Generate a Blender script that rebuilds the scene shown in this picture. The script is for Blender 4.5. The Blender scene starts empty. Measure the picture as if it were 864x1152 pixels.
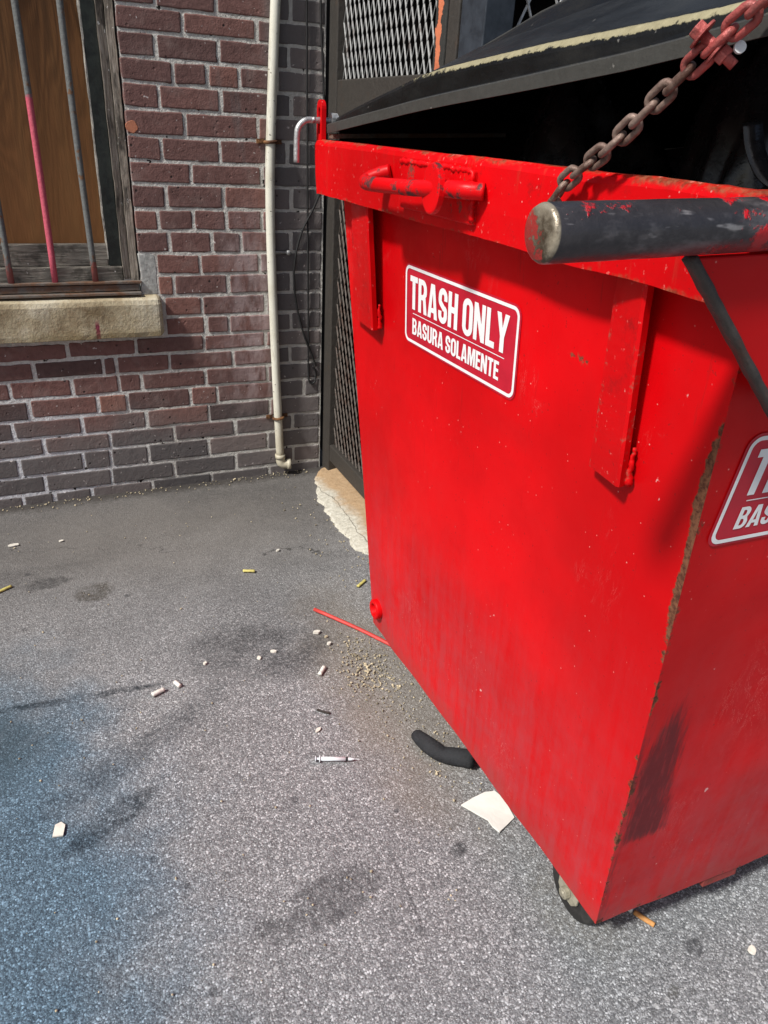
import bpy, bmesh, math, random
from mathutils import Vector, Matrix, noise
random.seed(7)
S = 0.78                     # drawing units -> metres
scene = bpy.context.scene
col = scene.collection
D = 3.095                    # brick wall plane (y)
G = 1.133                    # gate plane (x)
R = random.random
def U(a, b): return a + (b - a) * R()
def nz(x, y, z=0.0, s=1.0): return noise.noise(Vector((x * s, y * s, z * s)))

# ------------------------------------------------------------------ node helpers
class NT:
    def __init__(s, name):
        s.m = bpy.data.materials.new(name); s.m.use_nodes = True
        s.t = s.m.node_tree; s.t.nodes.clear()
        s.out = s.t.nodes.new('ShaderNodeOutputMaterial')
        s.b = s.t.nodes.new('ShaderNodeBsdfPrincipled')
        s.t.links.new(s.b.outputs[0], s.out.inputs[0])
        g = s.t.nodes.new('ShaderNodeNewGeometry')
        v = s.t.nodes.new('ShaderNodeVectorMath'); v.operation = 'SCALE'
        s.t.links.new(g.outputs['Position'], v.inputs[0]); v.inputs['Scale'].default_value = 1 / S
        s.pos = v.outputs[0]
        sp = s.t.nodes.new('ShaderNodeSeparateXYZ'); s.t.links.new(s.pos, sp.inputs[0])
        s.x, s.y, s.z = sp.outputs
        s.normal = g.outputs['Normal']
    def put(s, inp, v):
        if hasattr(v, 'is_output'): s.t.links.new(v, inp)
        elif isinstance(v, tuple) and len(v) == 3 and inp.type == 'RGBA': inp.default_value = (*v, 1)
        else: inp.default_value = v
    def math(s, op, a, b=0.0, c=None, clamp=False):
        n = s.t.nodes.new('ShaderNodeMath'); n.operation = op; n.use_clamp = clamp
        s.put(n.inputs[0], a); s.put(n.inputs[1], b)
        if c is not None: s.put(n.inputs[2], c)
        return n.outputs[0]
    def add(s, a, b): return s.math('ADD', a, b)
    def sub(s, a, b): return s.math('SUBTRACT', a, b)
    def mul(s, a, b, clamp=False): return s.math('MULTIPLY', a, b, clamp=clamp)
    def step(s, v, a, b, lo=0.0, hi=1.0):
        n = s.t.nodes.new('ShaderNodeMapRange'); n.interpolation_type = 'SMOOTHSTEP'
        s.put(n.inputs['Value'], v); n.inputs['From Min'].default_value = a; n.inputs['From Max'].default_value = b
        n.inputs['To Min'].default_value = lo; n.inputs['To Max'].default_value = hi
        return n.outputs[0]
    def scalev(s, sc):
        n = s.t.nodes.new('ShaderNodeVectorMath'); n.operation = 'MULTIPLY'
        s.t.links.new(s.pos, n.inputs[0]); n.inputs[1].default_value = sc
        return n.outputs[0]
    def noise(s, scale, detail=4, rough=0.55, vec=None, color=False, dist=0.0):
        n = s.t.nodes.new('ShaderNodeTexNoise'); s.put(n.inputs['Vector'], vec or s.pos)
        n.inputs['Scale'].default_value = scale; n.inputs['Detail'].default_value = detail
        n.inputs['Roughness'].default_value = rough; n.inputs['Distortion'].default_value = dist
        return n.outputs['Color' if color else 'Fac']
    def voro(s, scale, feat='F1', out='Color', vec=None, rnd=1.0):
        n = s.t.nodes.new('ShaderNodeTexVoronoi'); n.feature = feat
        s.put(n.inputs['Vector'], vec or s.pos); n.inputs['Scale'].default_value = scale
        n.inputs['Randomness'].default_value = rnd
        return n.outputs[out]
    def red(s, c):
        n = s.t.nodes.new('ShaderNodeSeparateColor'); s.put(n.inputs[0], c); return n.outputs[0]
    def ramp(s, v, stops, interp='LINEAR'):
        n = s.t.nodes.new('ShaderNodeValToRGB'); s.put(n.inputs[0], v); e = n.color_ramp.elements
        n.color_ramp.interpolation = interp
        for i, (p, c) in enumerate(stops):
            el = e[i] if i < 2 else e.new(p)
            el.position = p; el.color = (*c, 1) if len(c) == 3 else c
        return n.outputs[0]
    def mix(s, f, a, b, mode='MIX'):
        n = s.t.nodes.new('ShaderNodeMix'); n.data_type = 'RGBA'; n.blend_type = mode; n.clamp_factor = True
        s.put(n.inputs[0], f); s.put(n.inputs[6], a); s.put(n.inputs[7], b)
        return n.outputs[2]
    def attr(s, name, out='Fac'):
        n = s.t.nodes.new('ShaderNodeAttribute'); n.attribute_name = name; return n.outputs[out]
    def bump(s, h, strength=0.3, dist=0.01, normal=None):
        n = s.t.nodes.new('ShaderNodeBump'); s.put(n.inputs['Height'], h)
        n.inputs['Strength'].default_value = strength; n.inputs['Distance'].default_value = dist
        if normal: s.t.links.new(normal, n.inputs['Normal'])
        return n.outputs[0]
    def ell(s, cx, cy, rx, ry, rot=0.0, soft=0.6, wob=None):
        """elliptical mask on the ground, 1 inside"""
        c, sn = math.cos(rot), math.sin(rot)
        dx = s.sub(s.x, cx); dy = s.sub(s.y, cy)
        u = s.math('DIVIDE', s.add(s.mul(dx, c), s.mul(dy, sn)), rx)
        v = s.math('DIVIDE', s.sub(s.mul(dy, c), s.mul(dx, sn)), ry)
        r = s.math('SQRT', s.add(s.mul(u, u), s.mul(v, v)))
        if wob is not None: r = s.add(r, wob)
        return s.step(r, 1 + soft / 2, 1 - soft / 2)
    def fin(s, color=None, rough=None, normal=None, metal=None, spec=None):
        if color is not None: s.put(s.b.inputs['Base Color'], color)
        if rough is not None: s.put(s.b.inputs['Roughness'], rough)
        if normal is not None: s.put(s.b.inputs['Normal'], normal)
        if metal is not None: s.put(s.b.inputs['Metallic'], metal)
        if spec is not None: s.put(s.b.inputs['Specular IOR Level'], spec)
        return s.m

def plain(name, c, rough=0.6, var=0.25, scale=60, bump=0.15, metal=0.0, spec=0.4, c2=None):
    n = NT(name); f = n.noise(scale, 5, 0.65)
    a = tuple(v * (1 - var) for v in c); b = c2 or tuple(min(1, v * (1 + var)) for v in c)
    big = n.noise(scale * 0.13, 3)
    colr = n.mix(n.step(n.add(n.mul(f, .6), n.mul(big, .4)), .35, .65), a, b)
    return n.fin(colr, n.step(f, .2, .8, rough - .1, min(1, rough + .12)), n.bump(f, bump, .004), metal, spec)

M = {}
# ---- asphalt
def m_asphalt():
    n = NT('asphalt')
    w = n.noise(5, 5, .6); wob = n.mul(n.sub(w, .5), 1.3)
    fine = n.noise(38, 4, .65); fwob = n.mul(n.sub(fine, .5), 1.0)
    v1 = n.voro(205, 'F1', 'Color'); r1 = n.red(v1); d1 = n.voro(205, 'F1', 'Distance')
    v2 = n.voro(410, 'F1', 'Color'); r2 = n.red(v2); d2 = n.voro(410, 'F1', 'Distance')
    # wear: stones show more towards the middle of the alley, less by the wall
    expo = n.add(n.step(n.y, 2.7, .9, .30, 1.0), n.mul(n.sub(n.noise(2.2, 4), .5), .9))
    base = n.ramp(n.noise(1.7, 6, .6), [(.3, (.175, .173, .172)), (.55, (.235, .231, .227)), (.75, (.295, .286, .275))])
    base = n.mix(n.step(n.noise(60, 5, .7), .35, .7), n.mix(1.0, base, (.55, .55, .56), 'MULTIPLY'), base)
    stone1 = n.ramp(r1, [(0, (.095, .095, .099)), (.38, (.205, .205, .209)), (.66, (.32, .32, .322)), (.86, (.46, .46, .46)), (1, (.74, .74, .74))])
    stone2 = n.ramp(r2, [(0, (.080, .080, .083)), (.45, (.215, .214, .213)), (.78, (.36, .357, .355)), (1, (.62, .61, .60))])
    k1 = n.mul(n.step(d1, .62, .38), n.step(expo, .15, .9, .12, .80))
    k2 = n.mul(n.step(d2, .66, .40), n.step(expo, .05, .9, .38, .85))
    c = n.mix(k2, base, stone2); c = n.mix(k1, c, stone1)
    v3 = n.voro(70, 'F1', 'Color'); d3 = n.voro(70, 'F1', 'Distance'); r3 = n.red(v3)
    k3 = n.mul(n.mul(n.step(r3, .80, .86), n.step(d3, .40, .30)), n.step(expo, .25, .9))
    c = n.mix(n.mul(k3, .55), c, n.mix(n.step(r3, .92, .94), (.12, .118, .12), (.52, .51, .50)))
    # brown dust against the wall and around the container
    c = n.mix(n.mul(n.step(n.y, 1.7, 2.9), .38), c, n.mix(n.noise(22, 6, .72), (.075, .068, .061), (.235, .212, .188)))
    near = n.ell(.76, 1.50, .17, .50, .0, 1.0, wob)
    c = n.mix(n.mul(near, .5), c, (.21, .17, .125))
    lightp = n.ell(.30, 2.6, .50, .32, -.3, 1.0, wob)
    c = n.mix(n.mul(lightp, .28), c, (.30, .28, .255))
    # stains
    tex = n.mul(n.step(n.noise(11, 6, .7), .30, .58, .20, 1.0), n.step(n.noise(90, 4, .7), .34, .60, .30, 1.0))
    def stain(m, k, colr=(.022, .022, .024)):
        nonlocal c
        c = n.mix(n.mul(n.mul(m, k), tex), c, colr)
    stain(n.ell(.46, 1.78, .22, .13, -.25, .8, wob), .72, (.035, .036, .038))
    stain(n.ell(.58, 1.95, .20, .16, -.6, 1.2, wob), .35, (.035, .035, .036))
    stain(n.ell(-.07, 1.75, .24, .013, -.08, .5, n.mul(fwob, .8)), .95, (.03, .035, .04))
    stain(n.ell(.06, 1.50, .30, .045, .55, .9, n.add(wob, fwob)), .55, (.03, .036, .042))
    stain(n.ell(-.02, 1.30, .12, .035, .5, .5, n.add(wob, fwob)), .85, (.02, .026, .03))
    stain(n.ell(.39, .93, .12, .055, .25, .4, n.add(wob, n.mul(fwob, .6))), .70, (.05, .05, .052))
    stain(n.ell(.26, .90, .05, .03, -.5, .4, n.add(wob, n.mul(fwob, .6))), .62, (.05, .05, .052))
    stain(n.ell(.689, .934, .021, .017, .3, .5, n.mul(fwob, .7)), .85, (.03, .031, .034))
    stain(n.ell(1.026, .554, .022, .019, 0, .5, n.mul(fwob, .7)), .75, (.045, .045, .048))
    stain(n.ell(.92, .50, .016, .009, .4, .6, n.mul(fwob, .7)), .6, (.07, .065, .055))
    for (gx, gy, r) in ((.43, 1.02, .012), (.38, 1.20, .014), (.10, 1.07, .010), (.60, 1.08, .008), (.52, .80, .010), (.70, .72, .012), (.05, 1.16, .01)):
        stain(n.ell(gx, gy, r, r * .8, gx, .7, n.mul(fwob, .7)), .7, (.035, .036, .04))
    stain(n.ell(.535, .90, .0045, .13, -.06, .8, n.mul(fwob, 1.4)), .65, (.05, .05, .053))
    stain(n.ell(.02, 2.27, .06, .05, .2, .5, n.add(wob, fwob)), .75, (.05, .042, .03))
    stain(n.ell(-.12, 2.38, .07, .035, .1, .5, n.mul(fwob, 1.6)), .7, (.04, .04, .04))
    stain(n.ell(.86, .72, .10, .12, .2, 1.0, wob), .35, (.16, .135, .10))
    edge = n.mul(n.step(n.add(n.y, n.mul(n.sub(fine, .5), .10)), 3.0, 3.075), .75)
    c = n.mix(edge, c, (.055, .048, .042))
    cl = n.math('ABSOLUTE', n.sub(n.add(n.y, n.add(n.mul(n.x, .42), n.mul(n.sub(n.noise(3.5, 5, .65), .5), .34))), 2.62))
    c = n.mix(n.mul(n.mul(n.step(cl, .0045, .001), n.step(n.noise(4, 2), .45, .55)), .75), c, (.05, .048, .046))
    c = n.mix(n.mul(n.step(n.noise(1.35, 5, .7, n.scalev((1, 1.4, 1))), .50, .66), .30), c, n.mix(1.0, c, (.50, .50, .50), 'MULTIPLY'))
    spots = n.mul(n.step(n.voro(7, 'F1', 'Distance'), .085, .060), n.step(n.red(n.voro(7, 'F1', 'Color')), .60, .66))
    c = n.mix(n.mul(spots, .55), c, (.055, .055, .058))
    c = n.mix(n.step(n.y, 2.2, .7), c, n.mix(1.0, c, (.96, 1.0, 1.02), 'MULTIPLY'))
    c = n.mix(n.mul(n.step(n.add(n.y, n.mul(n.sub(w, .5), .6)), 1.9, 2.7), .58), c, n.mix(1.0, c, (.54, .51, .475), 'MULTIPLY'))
    # bluish shade painted into the ground colour at the left
    blue_shade = n.ell(-.40, 1.25, .44, .72, .12, .9, n.mul(wob, .8))
    c = n.mix(n.mul(blue_shade, .85), c, n.mix(1.0, c, (.30, .54, .74), 'MULTIPLY'))
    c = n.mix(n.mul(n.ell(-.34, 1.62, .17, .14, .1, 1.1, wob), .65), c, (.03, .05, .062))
    h = n.add(n.mul(d1, -.5), n.add(n.mul(d2, -.25), n.mul(fine, .8)))
    rough = n.step(n.noise(9, 3), .3, .7, .78, .95)
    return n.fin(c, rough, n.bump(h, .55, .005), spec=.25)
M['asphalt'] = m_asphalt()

# ---- brick, mortar
def grey_zones(n):  # dirty low down, greyer towards the right corner
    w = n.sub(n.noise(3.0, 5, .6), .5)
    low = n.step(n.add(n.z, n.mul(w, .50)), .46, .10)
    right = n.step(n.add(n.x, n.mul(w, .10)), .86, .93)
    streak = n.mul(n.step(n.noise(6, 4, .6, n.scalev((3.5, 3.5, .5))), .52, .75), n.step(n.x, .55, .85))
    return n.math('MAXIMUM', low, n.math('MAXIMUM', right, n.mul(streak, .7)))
def m_brick():
    n = NT('weathered_brick')
    t = n.attr('tone')
    c = n.ramp(t, [(0, (.105, .066, .061)), (.3, (.155, .086, .077)), (.6, (.195, .102, .089)), (.88, (.235, .116, .095)), (1, (.29, .140, .104))])
    f = n.noise(45, 5, .7); g = n.noise(10, 4, .6)
    c = n.mix(n.mul(n.step(f, .4, .72), .5), c, n.mix(1.0, c, (.5, .46, .46), 'MULTIPLY'))
    c = n.mix(n.mul(n.step(g, .52, .72), .35), c, (0.2698, 0.1988, 0.1775))
    s = grey_zones(n)
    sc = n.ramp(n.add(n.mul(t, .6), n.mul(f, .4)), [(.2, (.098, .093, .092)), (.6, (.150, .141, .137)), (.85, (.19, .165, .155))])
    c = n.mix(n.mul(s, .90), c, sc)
    eff = n.mul(n.step(n.add(n.x, n.mul(n.sub(g, .5), .2)), .62, .80), n.mul(n.step(n.z, .22, .45), n.step(n.z, 1.25, .85)))
    eff = n.mul(eff, n.mul(n.step(n.x, .90, .86), n.step(n.noise(9, 5, .65, n.scalev((2.2, 2.2, .8))), .38, .62)))
    c = n.mix(n.mul(eff, .70), c, (0.4260, 0.3337, 0.3266))
    ch = n.step(n.noise(70, 2, .5), .71, .76)
    c = n.mix(n.mul(ch, .75), c, (0.5964, 0.5396, 0.5112))
    pit = n.step(n.voro(26, 'F1', 'Distance'), .16, .06)
    c = n.mix(n.mul(pit, n.step(n.noise(4, 2), .5, .6)), c, (0.0312, 0.0241, 0.0227))
    h = n.add(n.mul(f, .8), n.mul(n.noise(160, 3, .6), .35))
    return n.fin(c, .88, n.bump(n.sub(h, n.mul(pit, .6)), .55, .006), spec=.22)
M['brick'] = m_brick()
def m_mortar():
    n = NT('old_lime_mortar')
    f = n.noise(70, 5, .7); g = n.noise(6, 4)
    c = n.ramp(f, [(.25, (.42, .40, .365)), (.5, (.62, .60, .55)), (.8, (.80, .78, .73))])
    c = n.mix(n.mul(n.step(g, .5, .7), .5), c, (.42, .385, .345))
    cool = n.mul(n.step(n.z, .62, .2), n.step(n.x, .45, .0))
    c = n.mix(n.mul(cool, .75), c, n.mix(f, (0.4940, 0.5070, 0.5590), (0.8580, 0.8710, 0.9000)))
    r = n.step(n.add(n.x, n.mul(n.sub(g, .5), .15)), .80, .94)
    c = n.mix(n.mul(r, .55), c, n.mix(f, (.40, .38, .35), (.62, .595, .54)))
    hole = n.step(n.noise(34, 2), .70, .74)
    c = n.mix(hole, c, (0.0260, 0.0234, 0.0208))
    return n.fin(c, .95, n.bump(f, .9, .01), spec=.15)
M['mortar'] = m_mortar()

M['cement'] = plain('grey_cement_smear', (.36, .36, .34), .95, .35, 60, .6, spec=.15)
def m_sill():
    n = NT('tan_sandstone')
    f = n.noise(90, 5, .7); g = n.noise(7, 5, .65)
    c = n.ramp(g, [(.3, (.22, .165, .095)), (.48, (.42, .355, .235)), (.62, (.53, .475, .35)), (.78, (.62, .58, .47))])
    c = n.mix(n.mul(n.step(f, .5, .75), .5), c, (0.2125, 0.1500, 0.0875))
    st = n.step(n.noise(5, 4, .6, n.scalev((3, 1, .6))), .52, .68)
    c = n.mix(n.mul(st, .5), c, (0.2750, 0.2000, 0.1125))
    c = n.mix(n.ell(.187, 3.05, .007, .2, 0, .8, n.mul(n.sub(f, .5), 1.5)), c, n.mix(n.step(n.z, .735, .70), c, (0.2125, 0.0375, 0.0625)))
    c = n.mix(n.mul(n.step(n.z, .70, .65), .4), c, (0.3125, 0.2375, 0.1000))
    return n.fin(c, .9, n.bump(n.add(f, g), .5, .008), spec=.2)
M['sill'] = m_sill()

def m_board():
    n = NT('bare_plywood_board')
    wv = n.scalev((1, 1, .22)); dis = n.noise(3.2, 3, .5, wv, True)
    v = n.t.nodes.new('ShaderNodeVectorMath'); v.operation = 'MULTIPLY_ADD'
    n.t.links.new(dis, v.inputs[0]); v.inputs[1].default_value = (0.7425, 0.0000, 0.6750); n.t.links.new(wv, v.inputs[2])
    wn = n.t.nodes.new('ShaderNodeTexWave'); wn.wave_type = 'BANDS'; wn.bands_direction = 'X'
    n.t.links.new(v.outputs[0], wn.inputs[0]); wn.inputs['Scale'].default_value = 11; wn.inputs['Distortion'].default_value = 3.5
    wn.inputs['Detail'].default_value = 3
    fibre = n.noise(30, 5, .65, n.scalev((6, 1, .35)))
    c = n.mix(wn.outputs['Fac'], (0.1242, 0.0540, 0.0175), (0.2025, 0.0891, 0.0297))
    c = n.mix(n.mul(n.step(fibre, .4, .7), .55), c, (0.0743, 0.0338, 0.0135))
    c = n.mix(n.step(n.noise(3, 3), .5, .72), c, (0.1013, 0.0459, 0.0189))
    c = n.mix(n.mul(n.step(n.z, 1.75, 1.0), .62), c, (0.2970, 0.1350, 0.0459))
    return n.fin(c, .65, n.bump(fibre, .25, .004), spec=.3)
M['board'] = m_board()
def m_oldwood():
    n = NT('weathered_grey_wood')
    fibre = n.noise(34, 6, .7, n.scalev((5, 5, .35))); g = n.noise(11, 4, .65, n.scalev((2, 2, .5)))
    c = n.ramp(fibre, [(.25, (0.0770, 0.0630, 0.0504)), (.5, (0.2800, 0.2408, 0.1960)), (.72, (0.5040, 0.4550, 0.3920))])
    c = n.mix(n.mul(n.step(g, .48, .62), .85), c, (0.0490, 0.0448, 0.0378))
    c = n.mix(n.step(n.noise(55, 3), .68, .73), c, (0.7700, 0.7560, 0.7000))
    return n.fin(c, .9, n.bump(fibre, .7, .008), spec=.15)
M['oldwood'] = m_oldwood()
def m_oldrail():
    n = NT('weathered_grey_wood_rail')
    fibre = n.noise(34, 6, .7, n.scalev((.35, 5, 5))); g = n.noise(11, 4, .65)
    c = n.ramp(fibre, [(.25, (0.0840, 0.0728, 0.0616)), (.5, (0.2240, 0.2030, 0.1708)), (.72, (0.4200, 0.3850, 0.3290))])
    c = n.mix(n.mul(n.step(g, .5, .64), .7), c, (0.0560, 0.0504, 0.0420))
    c = n.mix(n.step(n.noise(55, 3), .69, .74), c, (0.7000, 0.6720, 0.6300))
    return n.fin(c, .9, n.bump(fibre, .7, .008), spec=.15)
M['oldrail'] = m_oldrail()
M['stop'] = plain('dark_green_flaking_paint', (.030, .036, .030), .6, .45, 50, .35)
M['flake'] = plain('flaked_white_paint', (.42, .40, .35), .9, .4, 60, .6)

def m_bar(name, painted):
    n = NT(name); f = n.noise(80, 4, .7)
    c = n.mix(f, (0.0715, 0.0754, 0.0728), (0.1950, 0.2015, 0.1924))
    c = n.mix(n.step(n.noise(30, 4), .60, .68), c, (0.1560, 0.0806, 0.0390))
    if painted:
        edge = n.step(n.add(n.z, n.mul(n.sub(f, .5), .06)), 1.485, 1.465)
        c = n.mix(edge, c, n.mix(f, (0.4290, 0.0585, 0.0975), (0.6500, 0.1300, 0.1755)))
    else:
        lowp = n.step(n.add(n.z, n.mul(n.sub(n.noise(50, 4), .5), .16)), .935, .90)
        c = n.mix(n.mul(lowp, .8), c, (0.2860, 0.0715, 0.0650))
    return n.fin(c, .62, n.bump(f, .5, .004), spec=.4)
M['bar'] = m_bar('grey_window_bar_steel', False)
M['bar_pink'] = m_bar('pink_painted_window_bar', True)
def m_rusty(name, a, b, rust, amt=.5, rough=.75, metal=0.0):
    n = NT(name); f = n.noise(55, 5, .7); g = n.noise(16, 5, .65)
    c = n.mix(f, a, b); c = n.mix(n.step(g, 1 - amt - .1, 1 - amt + .12), c, n.mix(f, rust, tuple(v * .4 for v in rust)))
    return n.fin(c, rough, n.bump(f, .6, .004), metal, .35)
M['rail'] = m_rusty('rusty_flat_steel', (.10, .09, .08), (.19, .165, .14), (.20, .105, .06), .52)
M['clamp'] = m_rusty('rusted_clamp', (.16, .07, .025), (.30, .15, .06), (.09, .035, .014), .5)

def m_pipe():
    n = NT('aged_white_pvc'); f = n.noise(40, 5, .6, n.scalev((1, 1, .25))); g = n.noise(9, 4)
    c = n.mix(f, (.62, .60, .49), (.78, .76, .66))
    c = n.mix(n.mul(n.step(g, .5, .75), .4), c, (.45, .41, .30))
    low = n.step(n.add(n.z, n.mul(n.sub(f, .5), .2)), .40, .02)
    c = n.mix(n.mul(low, .6), c, (.40, .34, .22))
    c = n.mix(n.step(n.noise(60, 3), .66, .72), c, (.16, .14, .11))
    c = n.mix(n.mul(n.step(n.noise(7, 5, .7, n.scalev((3, 3, .5))), .50, .66), .45), c, (.33, .29, .20))
    return n.fin(c, .5, n.bump(g, .1, .004), spec=.4)
M['pipe'] = m_pipe()
M['black_cable'] = plain('black_cable_jacket', (.016, .015, .015), .6, .3, 60, .1)
M['dark_steel'] = m_rusty('dark_brown_gate_steel', (.030, .026, .022), (.060, .053, .045), (.095, .062, .042), .33, .6)
M['mesh_shaded'] = m_rusty('shaded_brown_mesh_steel', (.075, .06, .05), (.15, .125, .105), (.11, .06, .04), .45, .6)  # darker copy of the mesh steel, shade painted into the colour
M['mesh_lit'] = m_rusty('lit_mesh_steel', (.15, .15, .145), (.40, .40, .385), (.09, .045, .03), .36, .5)  # lighter copy for the upper panel, light painted into the colour
M['mesh_wire'] = m_rusty('galvanised_wire', (.42, .42, .41), (.7, .7, .68), (.05, .045, .04), .38, .5)
def m_post():
    n = NT('post_with_orange_primer'); f = n.noise(40, 5, .7)
    c = n.mix(f, (.022, .022, .02), (.05, .048, .043))
    m = n.mul(n.step(n.add(n.add(n.noise(16, 4, .6), n.mul(f, .25)), n.mul(n.math('ABSOLUTE', n.sub(n.y, 2.188)), -14.0)), .40, .45), n.step(n.z, 1.55, 1.62))
    c = n.mix(m, c, n.mix(f, (.50, .13, .055), (.68, .22, .11)))
    return n.fin(c, .75, n.bump(n.add(f, m), .5, .004), spec=.3)
M['post'] = m_post()
M['post_blue'] = plain('dark_blue_grey_steel', (.030, .036, .045), .45, .3, 30, .15)
M['dark_wall'] = plain('shade_black_masonry', (.010, .0085, .008), .95, .4, 12, .3, spec=.05)  # near-black colour stands in for the shade of the passage
def m_concrete():
    n = NT('pale_patched_concrete'); f = n.noise(70, 5, .7); g = n.noise(9, 5, .65)
    c = n.ramp(f, [(.25, (.34, .315, .25)), (.5, (.56, .53, .44)), (.8, (.72, .70, .62))])
    band = n.step(n.add(n.x, n.mul(n.sub(g, .5), .16)), 1.02, 1.09)
    c = n.mix(n.mul(band, .85), c, n.mix(f, (.30, .17, .075), (.50, .33, .17)))
    cr = n.math('ABSOLUTE', n.sub(n.add(n.x, n.mul(n.sub(n.noise(7, 4), .5), .09)), n.add(1.03, 0)))
    c = n.mix(n.mul(n.step(cr, .0035, .0012), .7), c, (.13, .11, .08))
    c = n.mix(n.step(n.noise(110, 2), .68, .74), c, (.25, .22, .17))
    return n.fin(c, .92, n.bump(n.add(f, g), .6, .006), spec=.2)
M['concrete'] = m_concrete()

# ---- dumpster paint
def m_red(name, low_haze=True, attr=True, wear=.0, worn=(.030, .026, .028), near_edge=False, rusty=0.0, ribs=False):
    n = NT(name)
    f = n.noise(120, 4, .7); g = n.noise(14, 5, .62); big = n.noise(2.4, 4, .55)
    c = n.mix(n.step(big, .35, .65), (.52, .0012, .0030), (.68, .0020, .0048))
    c = n.mix(n.mul(n.step(g, .5, .75), .22), c, (.46, .003, .006))
    streak = n.noise(5, 5, .6, n.scalev((9, 9, .35)))
    if low_haze:
        d = n.step(n.add(n.z, n.mul(n.sub(big, .5), .5)), .80, .14)
        d = n.mul(d, n.add(n.mul(n.step(n.noise(26, 5, .7), .3, .75), .45), n.mul(n.step(streak, .3, .7), .55)))
        c = n.mix(n.mul(d, .85), c, (.43, .048, .058))  # pinkish low part: dust with the bright ground's reflection painted in
        vd = n.step(n.add(n.z, n.mul(n.sub(g, .5), .12)), .215, .13)
        c = n.mix(n.mul(vd, .35), c, (.26, .05, .042))
    # fine speckle of chips and grime
    sp = n.step(n.noise(150, 2, .5), .70, .745)
    c = n.mix(n.mul(sp, .55), c, (.22, .012, .012))
    sp2 = n.mul(n.step(n.voro(52, 'F1', 'Distance'), .085, .03), n.step(n.noise(6, 4), .47, .60))
    c = n.mix(n.mul(sp2, .75), c, (.72, .36, .32))
    hsum = n.mul(g, .35)
    rough = n.step(g, .3, .7, .34, .52)
    if attr:
        ru = n.attr('rust'); k = n.step(n.add(ru, n.mul(n.sub(n.noise(42, 5, .7), .5), 1.5)), .44, .62)
        c = n.mix(k, c, n.mix(n.step(f, .35, .65), (.075, .026, .016), (.20, .085, .045)))
        sm = n.attr('smudge'); sk = n.noise(20, 5, .7, n.scalev((7, 7, .8)))
        k2 = n.mul(n.step(n.add(sm, n.mul(n.sub(sk, .5), 1.7)), .28, 1.05), .80)
        c = n.mix(k2, c, n.mix(f, (.022, .010, .012), (.085, .018, .022)))
        ch = n.attr('chip'); k3 = n.step(n.add(ch, n.mul(n.sub(n.noise(75, 4, .65), .5), 1.2)), .52, .62)
        c = n.mix(k3, c, n.mix(f, (.55, .16, .15), (.78, .50, .47)))
        sc_ = n.noise(8, 6, .75, n.scalev((4, 4, 1.2)), dist=1.2)
        ln = n.math('ABSOLUTE', n.sub(sc_, .5)); lk = n.mul(n.step(ln, .0045, .0015), n.step(n.noise(3.5, 4, .6), .54, .64))
        c = n.mix(n.mul(lk, .62), c, (.66, .24, .22))
        run = n.mul(n.step(n.noise(10, 5, .65, n.scalev((7, 7, .45))), .60, .72), n.step(n.z, .55, 1.25))
        c = n.mix(n.mul(run, .45), c, (.27, .010, .009))
        fl = n.attr('fold'); hsum = n.add(hsum, n.mul(k, -.25))
        rough = n.math('MAXIMUM', rough, n.math('MAXIMUM', n.mul(k, .85), n.mul(k2, .6)))
    if ribs:
        e1 = n.math('ABSOLUTE', n.sub(n.y, .785)); e2 = n.math('ABSOLUTE', n.sub(n.y, .716)); e3 = n.step(n.z, 1.045, 1.016)
        e = n.math('MAXIMUM', n.math('MAXIMUM', n.step(e1, .016, .002), n.step(e2, .012, .002)), n.mul(e3, .8))
        k = n.step(n.add(n.mul(e, .20), n.mul(n.noise(30, 6, .78), .70)), .56, .66)
        c = n.mix(n.mul(k, .85), c, n.mix(n.step(f, .35, .65), (.13, .03, .02), (.30, .10, .07)))
        c = n.mix(n.mul(n.step(n.noise(60, 5, .7), .67, .72), .6), c, (.60, .22, .19))
    if wear > 0:
        w = n.step(n.add(n.noise(21, 6, .68), n.mul(n.sub(g, .5), .35)), 1 - wear + .05, 1 - wear - .03)
        c = n.mix(w, n.mix(f, worn, tuple(v * 2.4 for v in worn)), c)
        hsum = n.add(hsum, n.mul(w, .5))
    if rusty > 0:
        up = n.t.nodes.new('ShaderNodeSeparateXYZ'); n.t.links.new(n.normal, up.inputs[0])
        e = n.add(n.mul(n.step(n.z, 1.392, 1.415), .30), n.mul(n.step(n.z, 1.316, 1.297), .26))
        k = n.step(n.add(n.add(e, n.mul(n.step(n.y, 1.0, .6), .06)), n.mul(n.noise(24, 6, .72), .72)), .66 - rusty * .05, .76)
        c = n.mix(n.mul(k, .85), c, n.mix(n.step(f, .35, .65), (.10, .035, .016), (.26, .10, .05)))
        pale = n.step(n.add(n.mul(n.step(n.z, 1.400, 1.416), .24), n.mul(n.noise(30, 5, .7), .6)), .58, .66)
        c = n.mix(n.mul(pale, .55), c, (.74, .20, .17))
        vs = n.step(n.noise(9, 4, .6, n.scalev((6, 6, .5))), .58, .72)
        c = n.mix(n.mul(vs, .35), c, (.33, .055, .03))
    if rusty > 0 or ribs:
        gr = n.mul(n.step(n.noise(17, 6, .75), .54, .70), n.step(n.noise(4, 3), .42, .60))
        c = n.mix(n.mul(gr, .55), c, (.20, .010, .010))
        sc2 = n.step(n.noise(95, 3, .6), .66, .71)
        c = n.mix(n.mul(sc2, .5), c, (.70, .20, .17))
    dent = n.noise(1.6, 2, .4)
    nb = n.bump(n.add(dent, n.mul(n.noise(5, 3, .5), .18)), .8, .020)
    return n.fin(c, rough, n.bump(hsum, .28, .004, nb), spec=.17)
M['red'] = m_red('red_dumpster_enamel')
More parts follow.
